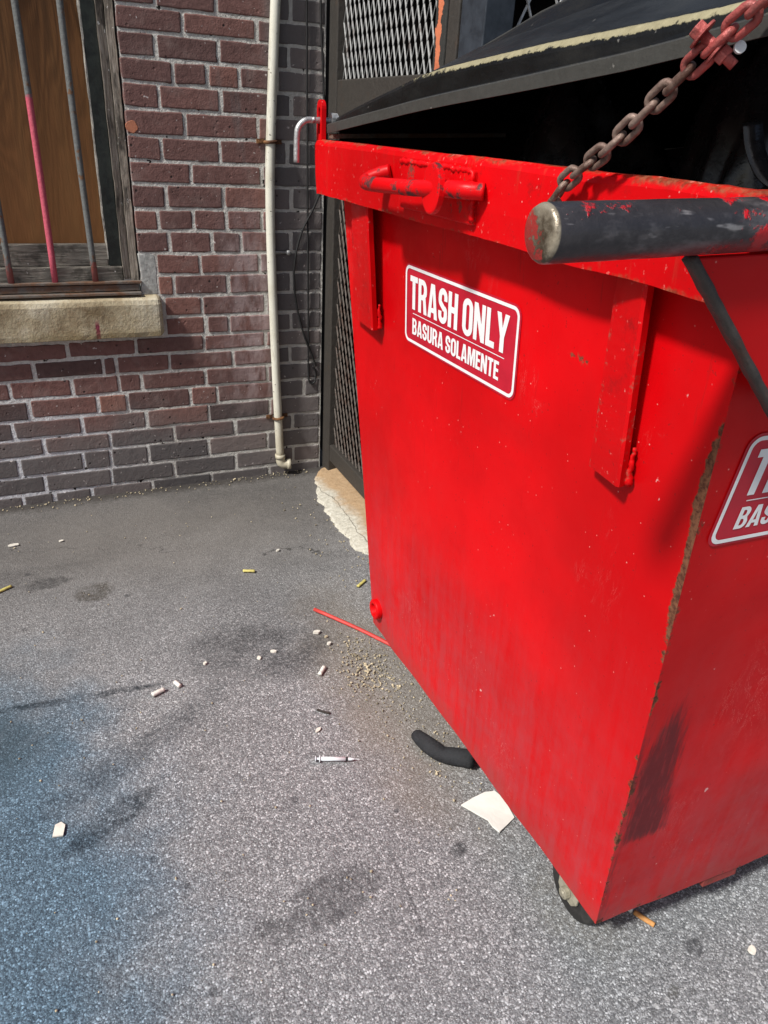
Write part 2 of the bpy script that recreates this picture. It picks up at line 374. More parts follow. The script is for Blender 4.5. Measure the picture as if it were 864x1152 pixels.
M['red_rim'] = m_red('red_rim_enamel', False, False, rusty=1.0)
M['red_rib'] = m_red('red_rib_enamel', False, False, ribs=True)
M['red_plain'] = m_red('red_fitting_enamel', False, False)
M['shoe'] = m_rusty('rusty_red_shoe', (.20, .025, .025), (.34, .06, .05), (.15, .06, .035), .45, .8)
M['red_plate'] = m_red('red_plate_with_rusty_weld', False, False, wear=.40, worn=(.13, .030, .022), rusty=.6)
M['red_worn'] = m_red('red_paint_worn_to_steel', False, False, wear=.41, worn=(.060, .020, .020))
def m_trunnion():
    n = NT('bare_trunnion_steel_with_red_remains')
    f = n.noise(90, 5, .7); g = n.noise(12, 6, .68)
    c = n.mix(f, (.028, .026, .030), (.085, .078, .082))
    c = n.mix(n.step(n.noise(14, 5, .7, n.scalev((.5, 1, 1))), .52, .68), c, (.17, .155, .16))
    c = n.mix(n.step(n.noise(60, 3, .6, n.scalev((.25, 1, 1))), .62, .70), c, (.30, .28, .28))
    up = n.t.nodes.new('ShaderNodeSeparateXYZ'); n.t.links.new(n.normal, up.inputs[0])
    k = n.step(n.add(n.add(n.mul(g, .7), n.mul(n.noise(40, 5, .7), .3)), n.add(n.mul(n.step(n.x, .45, .70), .045), n.mul(n.step(up.outputs[2], .2, .8), .080))), .597, .637)
    c = n.mix(k, c, n.mix(f, (.45, .004, .010), (.62, .008, .014)))
    under = n.step(up.outputs[2], -.25, -.75)
    c = n.mix(n.mul(n.mul(under, n.step(n.x, .45, .60)), .6), c, (.30, .004, .008))  # red reflection painted onto the underside of the bar
    end = n.step(n.x, .3835, .382)
    cz = n.noise(26, 5, .7)
    c = n.mix(end, c, n.mix(n.step(n.add(n.mul(cz, .6), n.mul(n.sub(.5265, n.y), 4.5)), .255, .225), n.mix(n.step(cz, .38, .62), (.085, .062, .040), (.36, .31, .23)), n.mix(f, (.42, .02, .02), (.6, .09, .075))))
    return n.fin(c, n.step(g, .3, .7, .26, .48), n.bump(n.add(n.mul(f, .5), k), .45, .004), n.mul(n.sub(1.0, k), .45), .5)
M['trunnion'] = m_trunnion()
M['edge_steel'] = m_rusty('dark_worn_steel_edge', (.035, .028, .026), (.085, .07, .062), (.13, .05, .03), .4, .6)
M['inside'] = plain('shaded_container_interior', (.018, .009, .009), .85, .5, 20, .3, spec=.15)  # near black; also colours the rim's inner faces in place of shade
def m_lid():
    n = NT('black_plastic_lid'); f = n.noise(70, 5, .7); g = n.noise(9, 4, .6, n.scalev((1, 1, 3)))
    c = n.mix(f, (.0025, .0024, .002), (.006, .0057, .0048))
    c = n.mix(n.mul(n.step(g, .5, .72), .5), c, (.013, .012, .0098))
    ridge_glint = n.attr('ridge_glint')
    k = n.step(n.add(ridge_glint, n.mul(n.sub(n.noise(75, 5, .75), .5), 1.7)), .55, .75)
    c = n.mix(n.mul(k, .85), c, n.mix(f, (.20, .17, .09), (.50, .45, .28)))  # gold highlight along the bent edges, painted into the colour
    lip = n.attr('lip')
    c = n.mix(n.mul(lip, .8), c, n.mix(f, (.045, .0435, .039), (.085, .083, .074)))  # light falling on the lip painted in as a lighter tone
    top = n.attr('top'); c = n.mix(n.mul(top, .55), c, n.mix(n.step(n.noise(11, 6, .75, n.scalev((1, .25, 1))), .35, .7), (.008, .009, .010), (.036, .040, .044)))
    ch = n.step(n.noise(48, 4, .6), .70, .735); c = n.mix(n.mul(ch, .6), c, (.22, .21, .19))
    return n.fin(c, n.step(g, .3, .7, .38, .6), n.bump(n.add(f, g), .22, .004), spec=.30)
M['lid'] = m_lid()
M['bag'] = plain('black_plastic_bag', (.018, .017, .018), .24, .4, 20, .25, spec=.5)
M['chain'] = m_rusty('rusty_chain_steel', (.15, .095, .075), (.36, .265, .215), (.10, .045, .03), .5, .5, .3)
M['chain_red'] = m_rusty('red_flecked_chain_steel', (.30, .035, .035), (.48, .14, .12), (.16, .09, .075), .42, .45, .2)
M['galv'] = m_rusty('galvanised_rod', (.36, .36, .35), (.58, .58, .57), (.25, .24, .22), .4, .4, .6)
M['caster'] = plain('zinc_caster_steel', (.40, .37, .28), .5, .3, 50, .25, .3)
M['tyre'] = plain('black_rubber_tyre', (.030, .028, .026), .75, .4, 60, .3)
M['bolt_white'] = plain('bright_zinc_washer', (.80, .80, .78), .35, .1, 60, .1, .3)
M['sign'] = plain('crimson_vinyl', (.50, .012, .030), .38, .12, 18, .04)
M['sign_white'] = plain('white_vinyl', (.84, .83, .82), .4, .04, 40, .03)
M['foam'] = plain('charcoal_foam_rubber', (.020, .021, .023), .85, .35, 140, .4)
M['white_shard'] = plain('off_white_card', (.78, .75, .68), .7, .06, 20, .1)
M['butt'] = plain('white_filter_paper', (.72, .69, .62), .8, .12, 60, .2)
M['butt_orange'] = plain('tan_filter_paper', (.62, .30, .10), .8, .25, 60, .2)
M['straw_yellow'] = plain('yellow_straw', (.60, .52, .16), .6, .2, 60, .2)
M['straw_red'] = plain('red_plastic_straw', (.56, .06, .05), .45, .18, 30, .1)
M['paper'] = plain('dirty_white_paper', (.66, .62, .54), .8, .15, 40, .2)
M['clear'] = plain('pale_translucent_plastic', (.70, .74, .76), .3, .08, 40, .05)
M['black_plastic'] = plain('black_plastic', (.015, .015, .016), .5, .2, 40, .1)
M['grit'] = plain('pale_grit', (.40, .34, .23), .9, .7, 90, .3)
M['twig'] = plain('dark_twig', (.03, .024, .02), .8, .3, 40, .2)
M['orange_putty'] = plain('orange_putty', (.42, .16, .09), .85, .2, 60, .4)

# ------------------------------------------------------------------ object helpers
roots = {}
def thing(name, label, cat, loc, group=None):
    o = bpy.data.objects.new(name, None); col.objects.link(o); o.location = loc
    o.empty_display_size = .1
    o['label'] = label; o['category'] = cat
    if group: o['group'] = group
    roots[o.name] = Vector(loc)
    return o
def tag(o, label, cat, group=None):
    o['label'] = label; o['category'] = cat
    if group: o['group'] = group
    return o
def base_of(p):
    while p is not None:
        if p.name in roots: return roots[p.name]
        p = p.parent
    return Vector((0, 0, 0))
def obj(name, bm, mat, parent=None, smooth=False, bevel=0.0, origin=None, seg=2, angle=40):
    me = bpy.data.meshes.new(name)
    o = bpy.data.objects.new(name, me); col.objects.link(o)
    b = Vector(origin) if origin is not None else base_of(parent)
    bmesh.ops.translate(bm, vec=-b, verts=bm.verts)
    bm.normal_update(); bm.to_mesh(me); bm.free()
    for m in (mat if isinstance(mat, (list, tuple)) else [mat]): me.materials.append(M[m])
    if parent: o.parent = parent
    elif origin is not None: o.location = b
    if parent is None: roots[o.name] = b
    if smooth:
        for p in me.polygons: p.use_smooth = True
    if bevel:
        md = o.modifiers.new('bevel', 'BEVEL'); md.width = bevel; md.segments = seg; md.limit_method = 'ANGLE'; md.angle_limit = math.radians(angle)
    return o
def multi(name, bm, mat, parent, smooth=False, bevel=0.0):
    left = set(bm.verts); outs = []
    while left:
        st = [left.pop()]; isl = set(st)
        while st:
            v = st.pop()
            for e in v.link_edges:
                w = e.other_vert(v)
                if w not in isl: isl.add(w); st.append(w)
        left -= isl
        b = bmesh.new(); mp = {v: b.verts.new(v.co) for v in isl}
        for f in {f for v in isl for f in v.link_faces}: b.faces.new([mp[v] for v in f.verts])
        outs.append(obj(name, b, mat, parent, smooth, bevel))
    bm.free(); return outs
def struct(name, bm, mat, smooth=False):
    o = obj(name, bm, mat, None, smooth); o['kind'] = 'structure'; return o
def box(bm, x0, x1, y0, y1, z0, z1, mat=0):
    vs = [bm.verts.new((x, y, z)) for x in (x0, x1) for y in (y0, y1) for z in (z0, z1)]
    for f in ((0, 1, 3, 2), (4, 6, 7, 5), (0, 4, 5, 1), (2, 3, 7, 6), (0, 2, 6, 4), (1, 5, 7, 3)):
        bm.faces.new([vs[i] for i in f]).material_index = mat
    return vs
def hexa(bm, p):
    """p: 8 points, bottom ring of 4 then top ring of 4"""
    v = [bm.verts.new(q) for q in p]
    for f in ((3, 2, 1, 0), (4, 5, 6, 7), (0, 1, 5, 4), (1, 2, 6, 5), (2, 3, 7, 6), (3, 0, 4, 7)):
        bm.faces.new([v[i] for i in f])
    bmesh.ops.recalc_face_normals(bm, faces=bm.faces)
    return v
def prism(bm, pts, vec):
    """polygon pts (3D list) extruded by vec"""
    vec = Vector(vec); a = [bm.verts.new(p) for p in pts]; b = [bm.verts.new(Vector(p) + vec) for p in pts]
    n = len(pts); bm.faces.new(a[::-1]); bm.faces.new(b)
    for i in range(n): bm.faces.new((a[i], a[(i + 1) % n], b[(i + 1) % n], b[i]))
    bmesh.ops.recalc_face_normals(bm, faces=bm.faces)
def smooth_path(pts, n=8):
    pts = [Vector(p) for p in pts]; out = []
    for i in range(len(pts) - 1):
        p0 = pts[max(i - 1, 0)]; p1 = pts[i]; p2 = pts[i + 1]; p3 = pts[min(i + 2, len(pts) - 1)]
        for k in range(n):
            t = k / n
            out.append(.5 * ((2 * p1) + (p2 - p0) * t + (2 * p0 - 5 * p1 + 4 * p2 - p3) * t * t + (3 * p1 - p0 - 3 * p2 + p3) * t ** 3))
    out.append(pts[-1]); return out
def tube(bm, pts, r, seg=12, cap=True, closed=False, jit=0.0):
    pts = [Vector(p) for p in pts]; n = len(pts); rings = []
    up = None
    for i, p in enumerate(pts):
        if closed: d = (pts[(i + 1) % n] - pts[i - 1]).normalized()
        else: d = (pts[min(i + 1, n - 1)] - pts[max(i - 1, 0)]).normalized()
        if up is None:
            up = Vector((0, 0, 1)) if abs(d.z) < .9 else Vector((1, 0, 0))
        a = d.cross(up).normalized(); up = a.cross(d).normalized()
        rr = r[i] if isinstance(r, (list, tuple)) else r
        rings.append([bm.verts.new(p + (a * math.cos(t) + up * math.sin(t)) * (rr + (U(-jit, jit) if jit else 0))) for t in [2 * math.pi * k / seg for k in range(seg)]])
    m = n if closed else n - 1
    for i in range(m):
        A, B = rings[i], rings[(i + 1) % n]
        for k in range(seg): bm.faces.new((A[k], A[(k + 1) % seg], B[(k + 1) % seg], B[k]))
    if cap and not closed: bm.faces.new(rings[0][::-1]); bm.faces.new(rings[-1])
    bmesh.ops.recalc_face_normals(bm, faces=bm.faces)
    return rings
def cyl(bm, a, b, r, seg=20): return tube(bm, [a, b], r, seg)
def setattr_pt(o, name, vals):
    at = o.data.attributes.new(name, 'FLOAT', 'POINT'); at.data.foreach_set('value', vals)

# ------------------------------------------------------------------ ground
def gz(x, y):
    prof = -.040
    t = max(0, min(1, (y - 2.35) / .75)); t = t * t * (3 - 2 * t)
    return prof * t
def make_ground():
    bm = bmesh.new()
    xs = [-45, -20, -8, -4, -2.5, -1.6, -1.1] + [-.8 + .05 * i for i in range(41)] + [1.4, 1.8, 2.6, 4, 8, 20, 45]
    ys = [-45, -20, -8, -3, -1, 0] + [.2 + .06 * i for i in range(54)] + [3.7, 5, 9, 20, 45]
    g = [[bm.verts.new((x, y, gz(x, y) + (.0035 * nz(x, y, 0, 5) + .002 * nz(x, y, 3, 13) if -1 < x < 1.5 and .2 < y < 3.2 else 0))) for x in xs] for y in ys]
    for j in range(len(ys) - 1):
        for i in range(len(xs) - 1): bm.faces.new((g[j][i], g[j][i + 1], g[j + 1][i + 1], g[j + 1][i]))
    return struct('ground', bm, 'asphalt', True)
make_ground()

# ------------------------------------------------------------------ brick wall
ZS = [-.160, -.078, .004, .086, .173, .249, .33, .413, .491, .567, .637, .715, .798, .881, .961, 1.044, 1.123, 1.21, 1.287, 1.371, 1.4555, 1.538, 1.614, 1.692, 1.7645, 1.845]
JX = [[], [-0.183, -0.066, 0.086, 0.336, 0.598, 0.871], [-0.089, 0.172, 0.436, 0.716, 0.99], [-0.177, 0.071, 0.178, 0.332, 0.595, 0.865], [-0.072, 0.184, 0.45, 0.717, 0.986], [-0.174, 0.083, 0.341, 0.603, .88], [-0.102, 0.156, 0.27, 0.532, 0.647, 1.041], [-0.159, 0.065, 0.245, 0.337, 0.601, .87], [-0.063, 0.192, 0.243, 0.454, 0.72, 0.977], [0.069, 0.326, 0.6, .865], [.345, 0.614, 0.711, 0.983], [0.603, .87], [0.496, 0.714, 0.984], [0.603, 0.847], [0.49, 0.657, 0.772, 0.981], [0.589, 0.718, .86], [0.491, 0.709, 0.985], [0.591, 0.866], [0.488, 0.705, 0.971], [0.577, 0.854], [0.493, 0.715, 0.985], [0.549, 0.669, 0.788, .93], [0.494, 0.714, 0.977], [0.59, 0.855], [0.502, 0.713, 0.985]]
WL, WR, WB = -.62, .372, .80          # window opening: left, right, bottom
SX0, SX1, SZ0, SZ1 = -.70, .437, .652, .803
wall = thing('brick_wall', 'weathered red brick wall with grey mortar, sooty near the ground and greyer in the corner', 'wall', (.4, D, 0))
def make_wall():
    bm = bmesh.new(); tones = []
    zs = list(ZS); jx = [list(j) for j in JX]
    while zs[-1] < 2.35:
        zs.append(zs[-1] + .081); jx.append([.49 + U(-.02, .02), .715, .98] if len(jx) % 2 else [.59 + U(-.02, .02), .86])
    XL, XR = -1.7, G - .012
    for k in range(len(zs) - 1):
        z0, z1 = zs[k], zs[k + 1]
        if z0 > 2.34: break
        j = sorted(jx[k]) or [0, .27, .54, .8]
        while j[0] > XL + .05: j.insert(0, j[0] - (.268 if R() > .25 else .135))
        edges = [XL] + [v for v in j if v > XL + .02] + [XR]
        for a, b in zip(edges[:-1], edges[1:]):
            segs = [(a, b)]
            zm = (z0 + z1) / 2
            lim = None
            if zm > WB: lim = (WL, WR + (.060 if .80 < zm < .96 else 0))
            elif SZ0 - .004 < zm < SZ1: lim = (SX0 - .01, SX1 + .013)
            if lim:
                segs = []
                if a < lim[0]: segs.append((a, min(b, lim[0])))
                if b > lim[1]: segs.append((max(a, lim[1]), b))
            for (p, q) in segs:
                if q - p < .025: continue
                brick(bm, p, q, z0, z1, tones, wall=k)
    o = obj('bricks', bm, 'brick', wall)
    setattr_pt(o, 'tone', tones)
def brick(bm, x0, x1, z0, z1, tones, wall):
    m = .0066
    gx0, gx1 = m + U(-.0015, .003), m + U(-.0015, .003)
    if abs(x0 - WR) < .002 and z0 > .79: gx0 = 0
    X0, X1 = x0 + gx0, x1 - gx1
    Z0, Z1 = z0 + m + U(-.002, .002), z1 - m + U(-.002, .002)
    tl = U(-.0022, .0022); tone = min(1, max(0, random.gauss(.5, .22)))
    n = max(6, int((X1 - X0) / .020) + 3); mz = 7;
    us = [0, .0028 / (X1 - X0), .0056 / (X1 - X0)] + [i / (n - 4) for i in range(1, n - 4)] + [1 - .0056 / (X1 - X0), 1 - .0028 / (X1 - X0), 1]; vs_ = [0, .0028 / (Z1 - Z0), .0056 / (Z1 - Z0), .35, .65, 1 - .0056 / (Z1 - Z0), 1 - .0028 / (Z1 - Z0), 1]; dy = U(-.0020, .0006); seed = U(0, 90)
    g = []
    for j in range(mz + 1):
        row = []
        for i in range(n + 1):
            u, v = us[i], vs_[j]
            x = X0 + (X1 - X0) * u; z = Z0 + (Z1 - Z0) * v + tl * (u - .5) * 2
            e = (i in (0, n)) + (j in (0, mz))
            if e:
                x += .0026 * nz(x, z, seed, 30) + .0022 * nz(x, z, seed, 110); z += .0024 * nz(x + 9, z, seed, 30) + .0022 * nz(x, z + 5, seed, 110)
            corner = e == 2
            if corner:
                x += (.5 - u) * .0035; z += (.5 - v) * .003
            y = D + dy + .0014 * nz(x, z, seed, 22) + (.0012 + .0010 * nz(x, z, seed, 50) if e else .0011 * nz(x, z, seed, 70))
            row.append(bm.verts.new((x, y, z))); tones.append(tone)
        g.append(row)
    for j in range(mz):
        for i in range(n): bm.faces.new((g[j][i], g[j][i + 1], g[j + 1][i + 1], g[j + 1][i])).smooth = True
    ring = [g[0][i] for i in range(n + 1)] + [g[j][n] for j in range(1, mz + 1)] + [g[mz][i] for i in range(n - 1, -1, -1)] + [g[j][0] for j in range(mz - 1, 0, -1)]
    back = []
    for v in ring:
        back.append(bm.verts.new((v.co.x, D + .05, v.co.z))); tones.append(tone)
    N = len(ring)
    for i in range(N): bm.faces.new((ring[i], back[i], back[(i + 1) % N], ring[(i + 1) % N]))
make_wall()
def make_mortar():
    bm = bmesh.new()
    def sheet(x0, x1, z0, z1):
        nx = max(2, int((x1 - x0) / .02)); nzz = max(2, int((z1 - z0) / .012))
        g = [[bm.verts.new((x0 + (x1 - x0) * i / nx, D + .0020 + .0010 * nz(x0 + (x1 - x0) * i / nx, z0 + (z1 - z0) * j / nzz, 2, 38) + .0009 * nz(x0 + (x1 - x0) * i / nx, z0 + (z1 - z0) * j / nzz, 7, 9), z0 + (z1 - z0) * j / nzz)) for i in range(nx + 1)] for j in range(nzz + 1)]
        for j in range(nzz):
            for i in range(nx): bm.faces.new((g[j][i], g[j][i + 1], g[j + 1][i + 1], g[j + 1][i]))
    sheet(-1.7, G - .01, -.17, SZ0); sheet(SX1 - .02, G - .01, SZ0, SZ1); sheet(WR - .001, G - .01, SZ1, 2.35)
    sheet(-1.7, SX0 + .02, SZ0, SZ1); sheet(-1.7, WL + .001, SZ1, 2.35)
    obj('mortar', bm, 'mortar', wall, True)
    # reveals of the window opening
    bm = bmesh.new(); box(bm, WR + .002, WR + .10, D + .008, D + .24, SZ1, 2.35); box(bm, WL - .10, WL - .002, D + .008, D + .24, SZ1, 2.35)
    multi('window_reveal', bm, 'mortar', wall)
    # grey cement patch beside the sash bottom
    bm = bmesh.new()
    prism(bm, [(WR - .006, D + .001, SZ1 + .002), (.434, D + .001, SZ1 + .002), (.432, D + .001, .86), (.436, D + .001, .91), (.430, D + .001, .957), (.40, D + .001, .966), (WR - .003, D + .001, .960), (WR + .002, D + .001, .88)], (0, .05, 0))
    obj('cement_patch', bm, 'cement', wall, bevel=.004)
    bm = bmesh.new(); prism(bm, [(.388 + .021 * math.cos(t) * U(.8, 1.1), D - .0035, 1.397 + .021 * math.sin(t) * U(.8, 1.1)) for t in [2 * math.pi * k / 14 for k in range(14)]], (0, .006, 0))
    obj('putty_blob', bm, 'orange_putty', wall, bevel=.0015)
make_mortar()

# ------------------------------------------------------------------ window
win = thing('boarded_window', 'boarded up window in the brick wall, brown plywood behind steel bars over a tan stone sill', 'window', (-.1, D, SZ0))
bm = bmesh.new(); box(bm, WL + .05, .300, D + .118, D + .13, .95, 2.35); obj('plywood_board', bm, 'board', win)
bm = bmesh.new()
def jag(bm, x0, x1, y0, y1, z0, z1, a=.003):
    n = 60; L = [[], [], [], []]
    for i in range(n + 1):
        z = z0 + (z1 - z0) * i / n
        for k, (x, y) in enumerate(((x0, y0), (x1, y0), (x1, y1), (x0, y1))):
            L[k].append(bm.verts.new((x + a * nz(x, z, k, 14) + a * .6 * nz(x, z, k, 60), y + a * nz(y, z, k + 5, 14), z)))
    for i in range(n):
        for k in range(4): bm.faces.new((L[k][i], L[(k + 1) % 4][i], L[(k + 1) % 4][i + 1], L[k][i + 1]))
    bm.faces.new([l[0] for l in L][::-1]); bm.faces.new([l[-1] for l in L])
    bmesh.ops.recalc_face_normals(bm, faces=bm.faces)
jag(bm, .268, .312, D + .075, D + .117, .90, 2.35, .0018); jag(bm, WL + .055, WL + .10, D + .075, D + .117, .90, 2.35, .0018)
multi('sash_stop', bm, 'stop', win)
bm = bmesh.new(); jag(bm, .262, .2665, D + .078, D + .116, .93, 2.35, .003); obj('flaked_paint_edge', bm, 'flake', win)
bm = bmesh.new()
jag(bm, .314, .338, D + .045, D + .15, .86, 2.35); jag(bm, .340, .3655, D + .022, D + .15, .86, 2.35)
jag(bm, WL + .005, WL + .05, D + .03, D + .15, .86, 2.35)
multi('frame', bm, 'oldwood', win)
bm = bmesh.new()
box(bm, WL + .10, .266, D + .085, D + .117, .905, .985); box(bm, WL + .05, .313, D + .055, D + .15, .83, .905)
multi('bottom_rail', bm, 'oldrail', win, bevel=.004)
bm = bmesh.new()
n = 46
def sill_section(x):
    e = max(0, (x - (SX1 - .02)) / .02); r = .012 * e * e
    w = .003
    pts = [(D - .045 + r, SZ0 + r), (D - .048 + r, SZ0 + .02), (D - .047 + r, SZ1 - .025), (D - .040 + r, SZ1 - .008 - r), (D - .020, SZ1 - r), (D + .055, SZ1 + .012), (D + .055, SZ0), (D, SZ0 + r)]
    return [(x, y + w * nz(x, z, 1, 12) + .0015 * nz(x, z, 4, 45), z + w * nz(x, y, 9, 9)) for y, z in pts]
prev = None
for i in range(n + 1):
    x = SX0 + (SX1 - SX0) * (1 - (1 - i / n) ** 1.6)
    cur = [bm.verts.new(p) for p in sill_section(x)]
    if prev:
        for k in range(8): bm.faces.new((prev[k], prev[(k + 1) % 8], cur[(k + 1) % 8], cur[k]))
    else: bm.faces.new(cur[::-1])
    prev = cur
bm.faces.new(prev); bmesh.ops.recalc_face_normals(bm, faces=bm.faces)
obj('sill', bm, 'sill', win, False, bevel=.004, angle=50)
# window bars
grille = thing('window_grille', 'row of thin steel window bars on a rusty bottom rail, one bar painted pink', 'window bars', (-.1, D, SZ1))
bm = bmesh.new(); box(bm, WL + .01, .372, D - .012, D + .012, .852, .862); box(bm, WL + .01, .360, D - .006, D + .034, .826, .849)
obj('rail', bm, 'rail', grille, bevel=.002)
bm = bmesh.new(); box(bm, WL + .01, .366, D - .026, D + .016, .812, .822); obj('rail', bm, 'rail', grille, bevel=.002)
bm = bmesh.new(); box(bm, WL + .01, .372, D - .006, D + .012, 2.20, 2.24); obj('rail', bm, 'rail', grille, bevel=.002)
for bx, pink, bow in ((-.088, 0, .0), (.061, 1, .003), (.204, 0, -.006), (-.235, 0, 0), (-.380, 0, .003), (-.52, 0, 0)):
    bm = bmesh.new()
    tube(bm, [(bx + bow * math.sin((z - .86) / 1.3 * math.pi), D + .003, z) for z in [.862 + 1.338 * i / 14 for i in range(15)]], .0112, 12)
    o = obj('bar', bm, 'bar_pink' if pink else 'bar', grille, True)
    if pink: o['label'] = 'pink painted bar, grey at its top'

# ------------------------------------------------------------------ conduit pipe
pipe = thing('drain_pipe', 'thin cream white plastic pipe running down the brick wall to the ground', 'pipe', (.921, D - .03, -.006))
yp = D - .024
bm = bmesh.new()
tube(bm, smooth_path([(.955, yp, 2.35), (.921, yp, 1.83), (.899, yp, 1.45), (.890, yp, 1.243), (.8895, yp, 1.0), (.896, yp, .722), (.905, yp, .40), (.918, yp, .045)], 6), .0185, 16)
obj('pipe_run', bm, 'pipe', pipe, True)
bm = bmesh.new()
tube(bm, [(.9175, yp, .065), (.918, yp, .045)] , .0235, 16)
tube(bm, smooth_path([(.918, yp, .047), (.920, yp - .001, .026), (.932, yp - .003, .015), (.955, yp - .006, .0135)], 5), .021, 16)
tube(bm, [(.949, yp - .005, .0135), (.966, yp - .008, .0135)], .0245, 16)
multi('elbow', bm, 'pipe', pipe, True)
for z, x in ((1.371, .8945), (.248, .9105)):
    bm = bmesh.new()
    tube(bm, [(x + .023 * math.cos(t), yp + .023 * math.sin(t), z + .002 * math.cos(t)) for t in [math.pi * (1 + k / 10) for k in range(11)]], .006, 8)
    for s in (-1, 1): box(bm, *(sorted((x + s * .020, x + s * .050))), D - .006, D - .001, z - .008, z + .008)
    cl = obj('clamp', bm, 'clamp', pipe)
    bm = bmesh.new(); cyl(bm, (x - .037, D - .011, z), (x - .037, D - .005, z), .006, 8); obj('screw', bm, 'clamp', cl)

# cables
c1 = obj('cable', (lambda b: (tube(b, smooth_path([(1.043, D - .008, 2.35), (1.043, D - .010, 1.84), (1.047, D - .008, 1.5), (1.052, D - .009, 1.04), (1.058, D - .008, .62), (1.060, D - .007, .43), (1.072, D - .008, .39), (1.092, D - .008, .40), (1.094, D - .008, .44), (1.08, D - .009, .47)], 6), .0042, 8), b)[1])(bmesh.new()), 'black_cable', None, True, origin=(1.045, D, .45))
tag(c1, 'long thin black cable hanging straight down the brick corner, ending in a small loop', 'cable')
c2 = obj('cable', (lambda b: (tube(b, smooth_path([(1.094, D - .008, 2.35), (1.097, D - .008, 1.845), (1.105, D - .010, 1.68), (1.117, D - .008, 1.50), (1.119, D - .012, 1.44)], 6), .0045, 8), b)[1])(bmesh.new()), 'black_cable', None, True, origin=(1.1, D, 1.45))
tag(c2, 'short upper black cable beside the gate post, ending above the red rim', 'cable')
c3 = obj('cable', (lambda b: (tube(b, smooth_path([(1.117, D - .03, 1.24), (1.075, D - .02, 1.14), (1.02, D - .012, 1.03), (.992, D - .012, .90), (1.0, D - .011, .76), (1.035, D - .010, .62), (1.075, D - .010, .52), (1.094, D - .010, .47)], 6), .0045, 8), b)[1])(bmesh.new()), 'black_cable', None, True, origin=(1.04, D, .47))
tag(c3, 'slack black cable bowed left across the bricks between pipe and gate', 'cable')
bm = bmesh.new(); cyl(bm, (.955, D - .012, .962), (.955, D + .002, .962), .004, 8); tube(bm, [(.89, D - .006, .964), (.957, D - .008, .962)], .0045, 8); cyl(bm, (.967, D - .02, .962), (.967, D - .006, .962), .0105, 10)
tag(obj('wall_anchor', bm, 'galv', None, True, origin=(.96, D, .962)), 'small grey bolt sticking out of the bricks just right of the pipe', 'bolt')

# ------------------------------------------------------------------ gate, mesh panels, passage behind
gate = thing('security_gate', 'dark brown steel gate of expanded metal mesh in the corner behind the red dumpster', 'gate', (G, 2.6, 0))
YF, YN = D - .006, 2.155
def expmesh(bm, y0, y1, z0, z1, x, py=.0405, pz=.047, t=.0042, dp=.012):
    ny = int((y1 - y0) / (py / 2)); rows = int((z1 - z0) / pz)
    for r in range(rows):
        for i in range(ny):
            a, b = (0, 1) if (i + r) % 2 else (1, 0)
            ya, yb = y0 + i * py / 2, y0 + (i + 1) * py / 2
            # one strand of a diamond, standing on the bond lines
            za, zb = z0 + (r + a) * pz, z0 + (r + b) * pz
            d = Vector((0, yb - ya, zb - za)).normalized(); flip = 1 if (zb - za) * (yb - ya) > 0 else -1
            nrm = Vector((-.62, -.78 * flip, 0)); nrm = (nrm - d * nrm.dot(d)).normalized(); wv = d.cross(nrm).normalized()
            nn = nrm * .0009; dx = wv * t * (.62 if flip > 0 else .5)
            P = [Vector((x, ya, za)), Vector((x, yb, zb))]
            v = [bm.verts.new(p + sx * dx + sn * nn) for p in P for sx in (-1, 1) for sn in (-1, 1)]
            for f in ((0, 1, 3, 2), (4, 6, 7, 5), (0, 4, 5, 1), (2, 3, 7, 6), (0, 2, 6, 4), (1, 5, 7, 3)): bm.faces.new([v[q] for q in f])
    bmesh.ops.recalc_face_normals(bm, faces=bm.faces)
bm = bmesh.new(); box(bm, G, G + .05, YF - .085, YF, -.036, 2.36); obj('stile', bm, 'dark_steel', gate, bevel=.004)
bm = bmesh.new(); box(bm, G - .004, G + .046, YN - .005, YN + .062, .004, 2.36); obj('stile', bm, 'post', gate, bevel=.004)['label'] = 'stile with flaking orange primer'
bm = bmesh.new(); box(bm, G + .003, G + .045, YN + .064, YF - .087, .035, .115); obj('rail', bm, 'dark_steel', gate, bevel=.004)
bm = bmesh.new(); box(bm, G + .003, G + .045, YN + .064, YF - .087, 1.425, 1.592); obj('rail', bm, 'dark_steel', gate, bevel=.004)
bm = bmesh.new(); box(bm, G + .003, G + .045, YN + .064, YF - .087, 2.28, 2.36); obj('rail', bm, 'dark_steel', gate, bevel=.004)
bm = bmesh.new(); expmesh(bm, YN + .055, YF - .08, 1.586, 2.30, G + .024); obj('mesh_panel', bm, 'mesh_lit', gate)
bm = bmesh.new(); expmesh(bm, YN + .055, YF - .08, .105, 1.44, G + .024); obj('mesh_panel', bm, 'mesh_shaded', gate)['label'] = 'lower mesh with its shade painted in as darker brown'
post = thing('steel_post', 'dark blue grey steel post standing right of the orange flecked gate edge', 'post', (G + .03, 2.07, 0))
bm = bmesh.new(); box(bm, G - .001, G + .07, 2.085, 2.145, .0, 2.36); obj('angle_post', bm, 'dark_steel', post, bevel=.003)
bm = bmesh.new(); box(bm, G + .004, G + .09, 1.955, 2.083, .0, 2.36); obj('post_plate', bm, 'post_blue', post, bevel=.003)
fence = thing('wire_fence', 'black fence panel of large wire diamonds right of the steel post, behind the dumpster lid', 'fence', (1.9, 2.0, 0))
bm = bmesh.new()
pw, ph = .095, .20
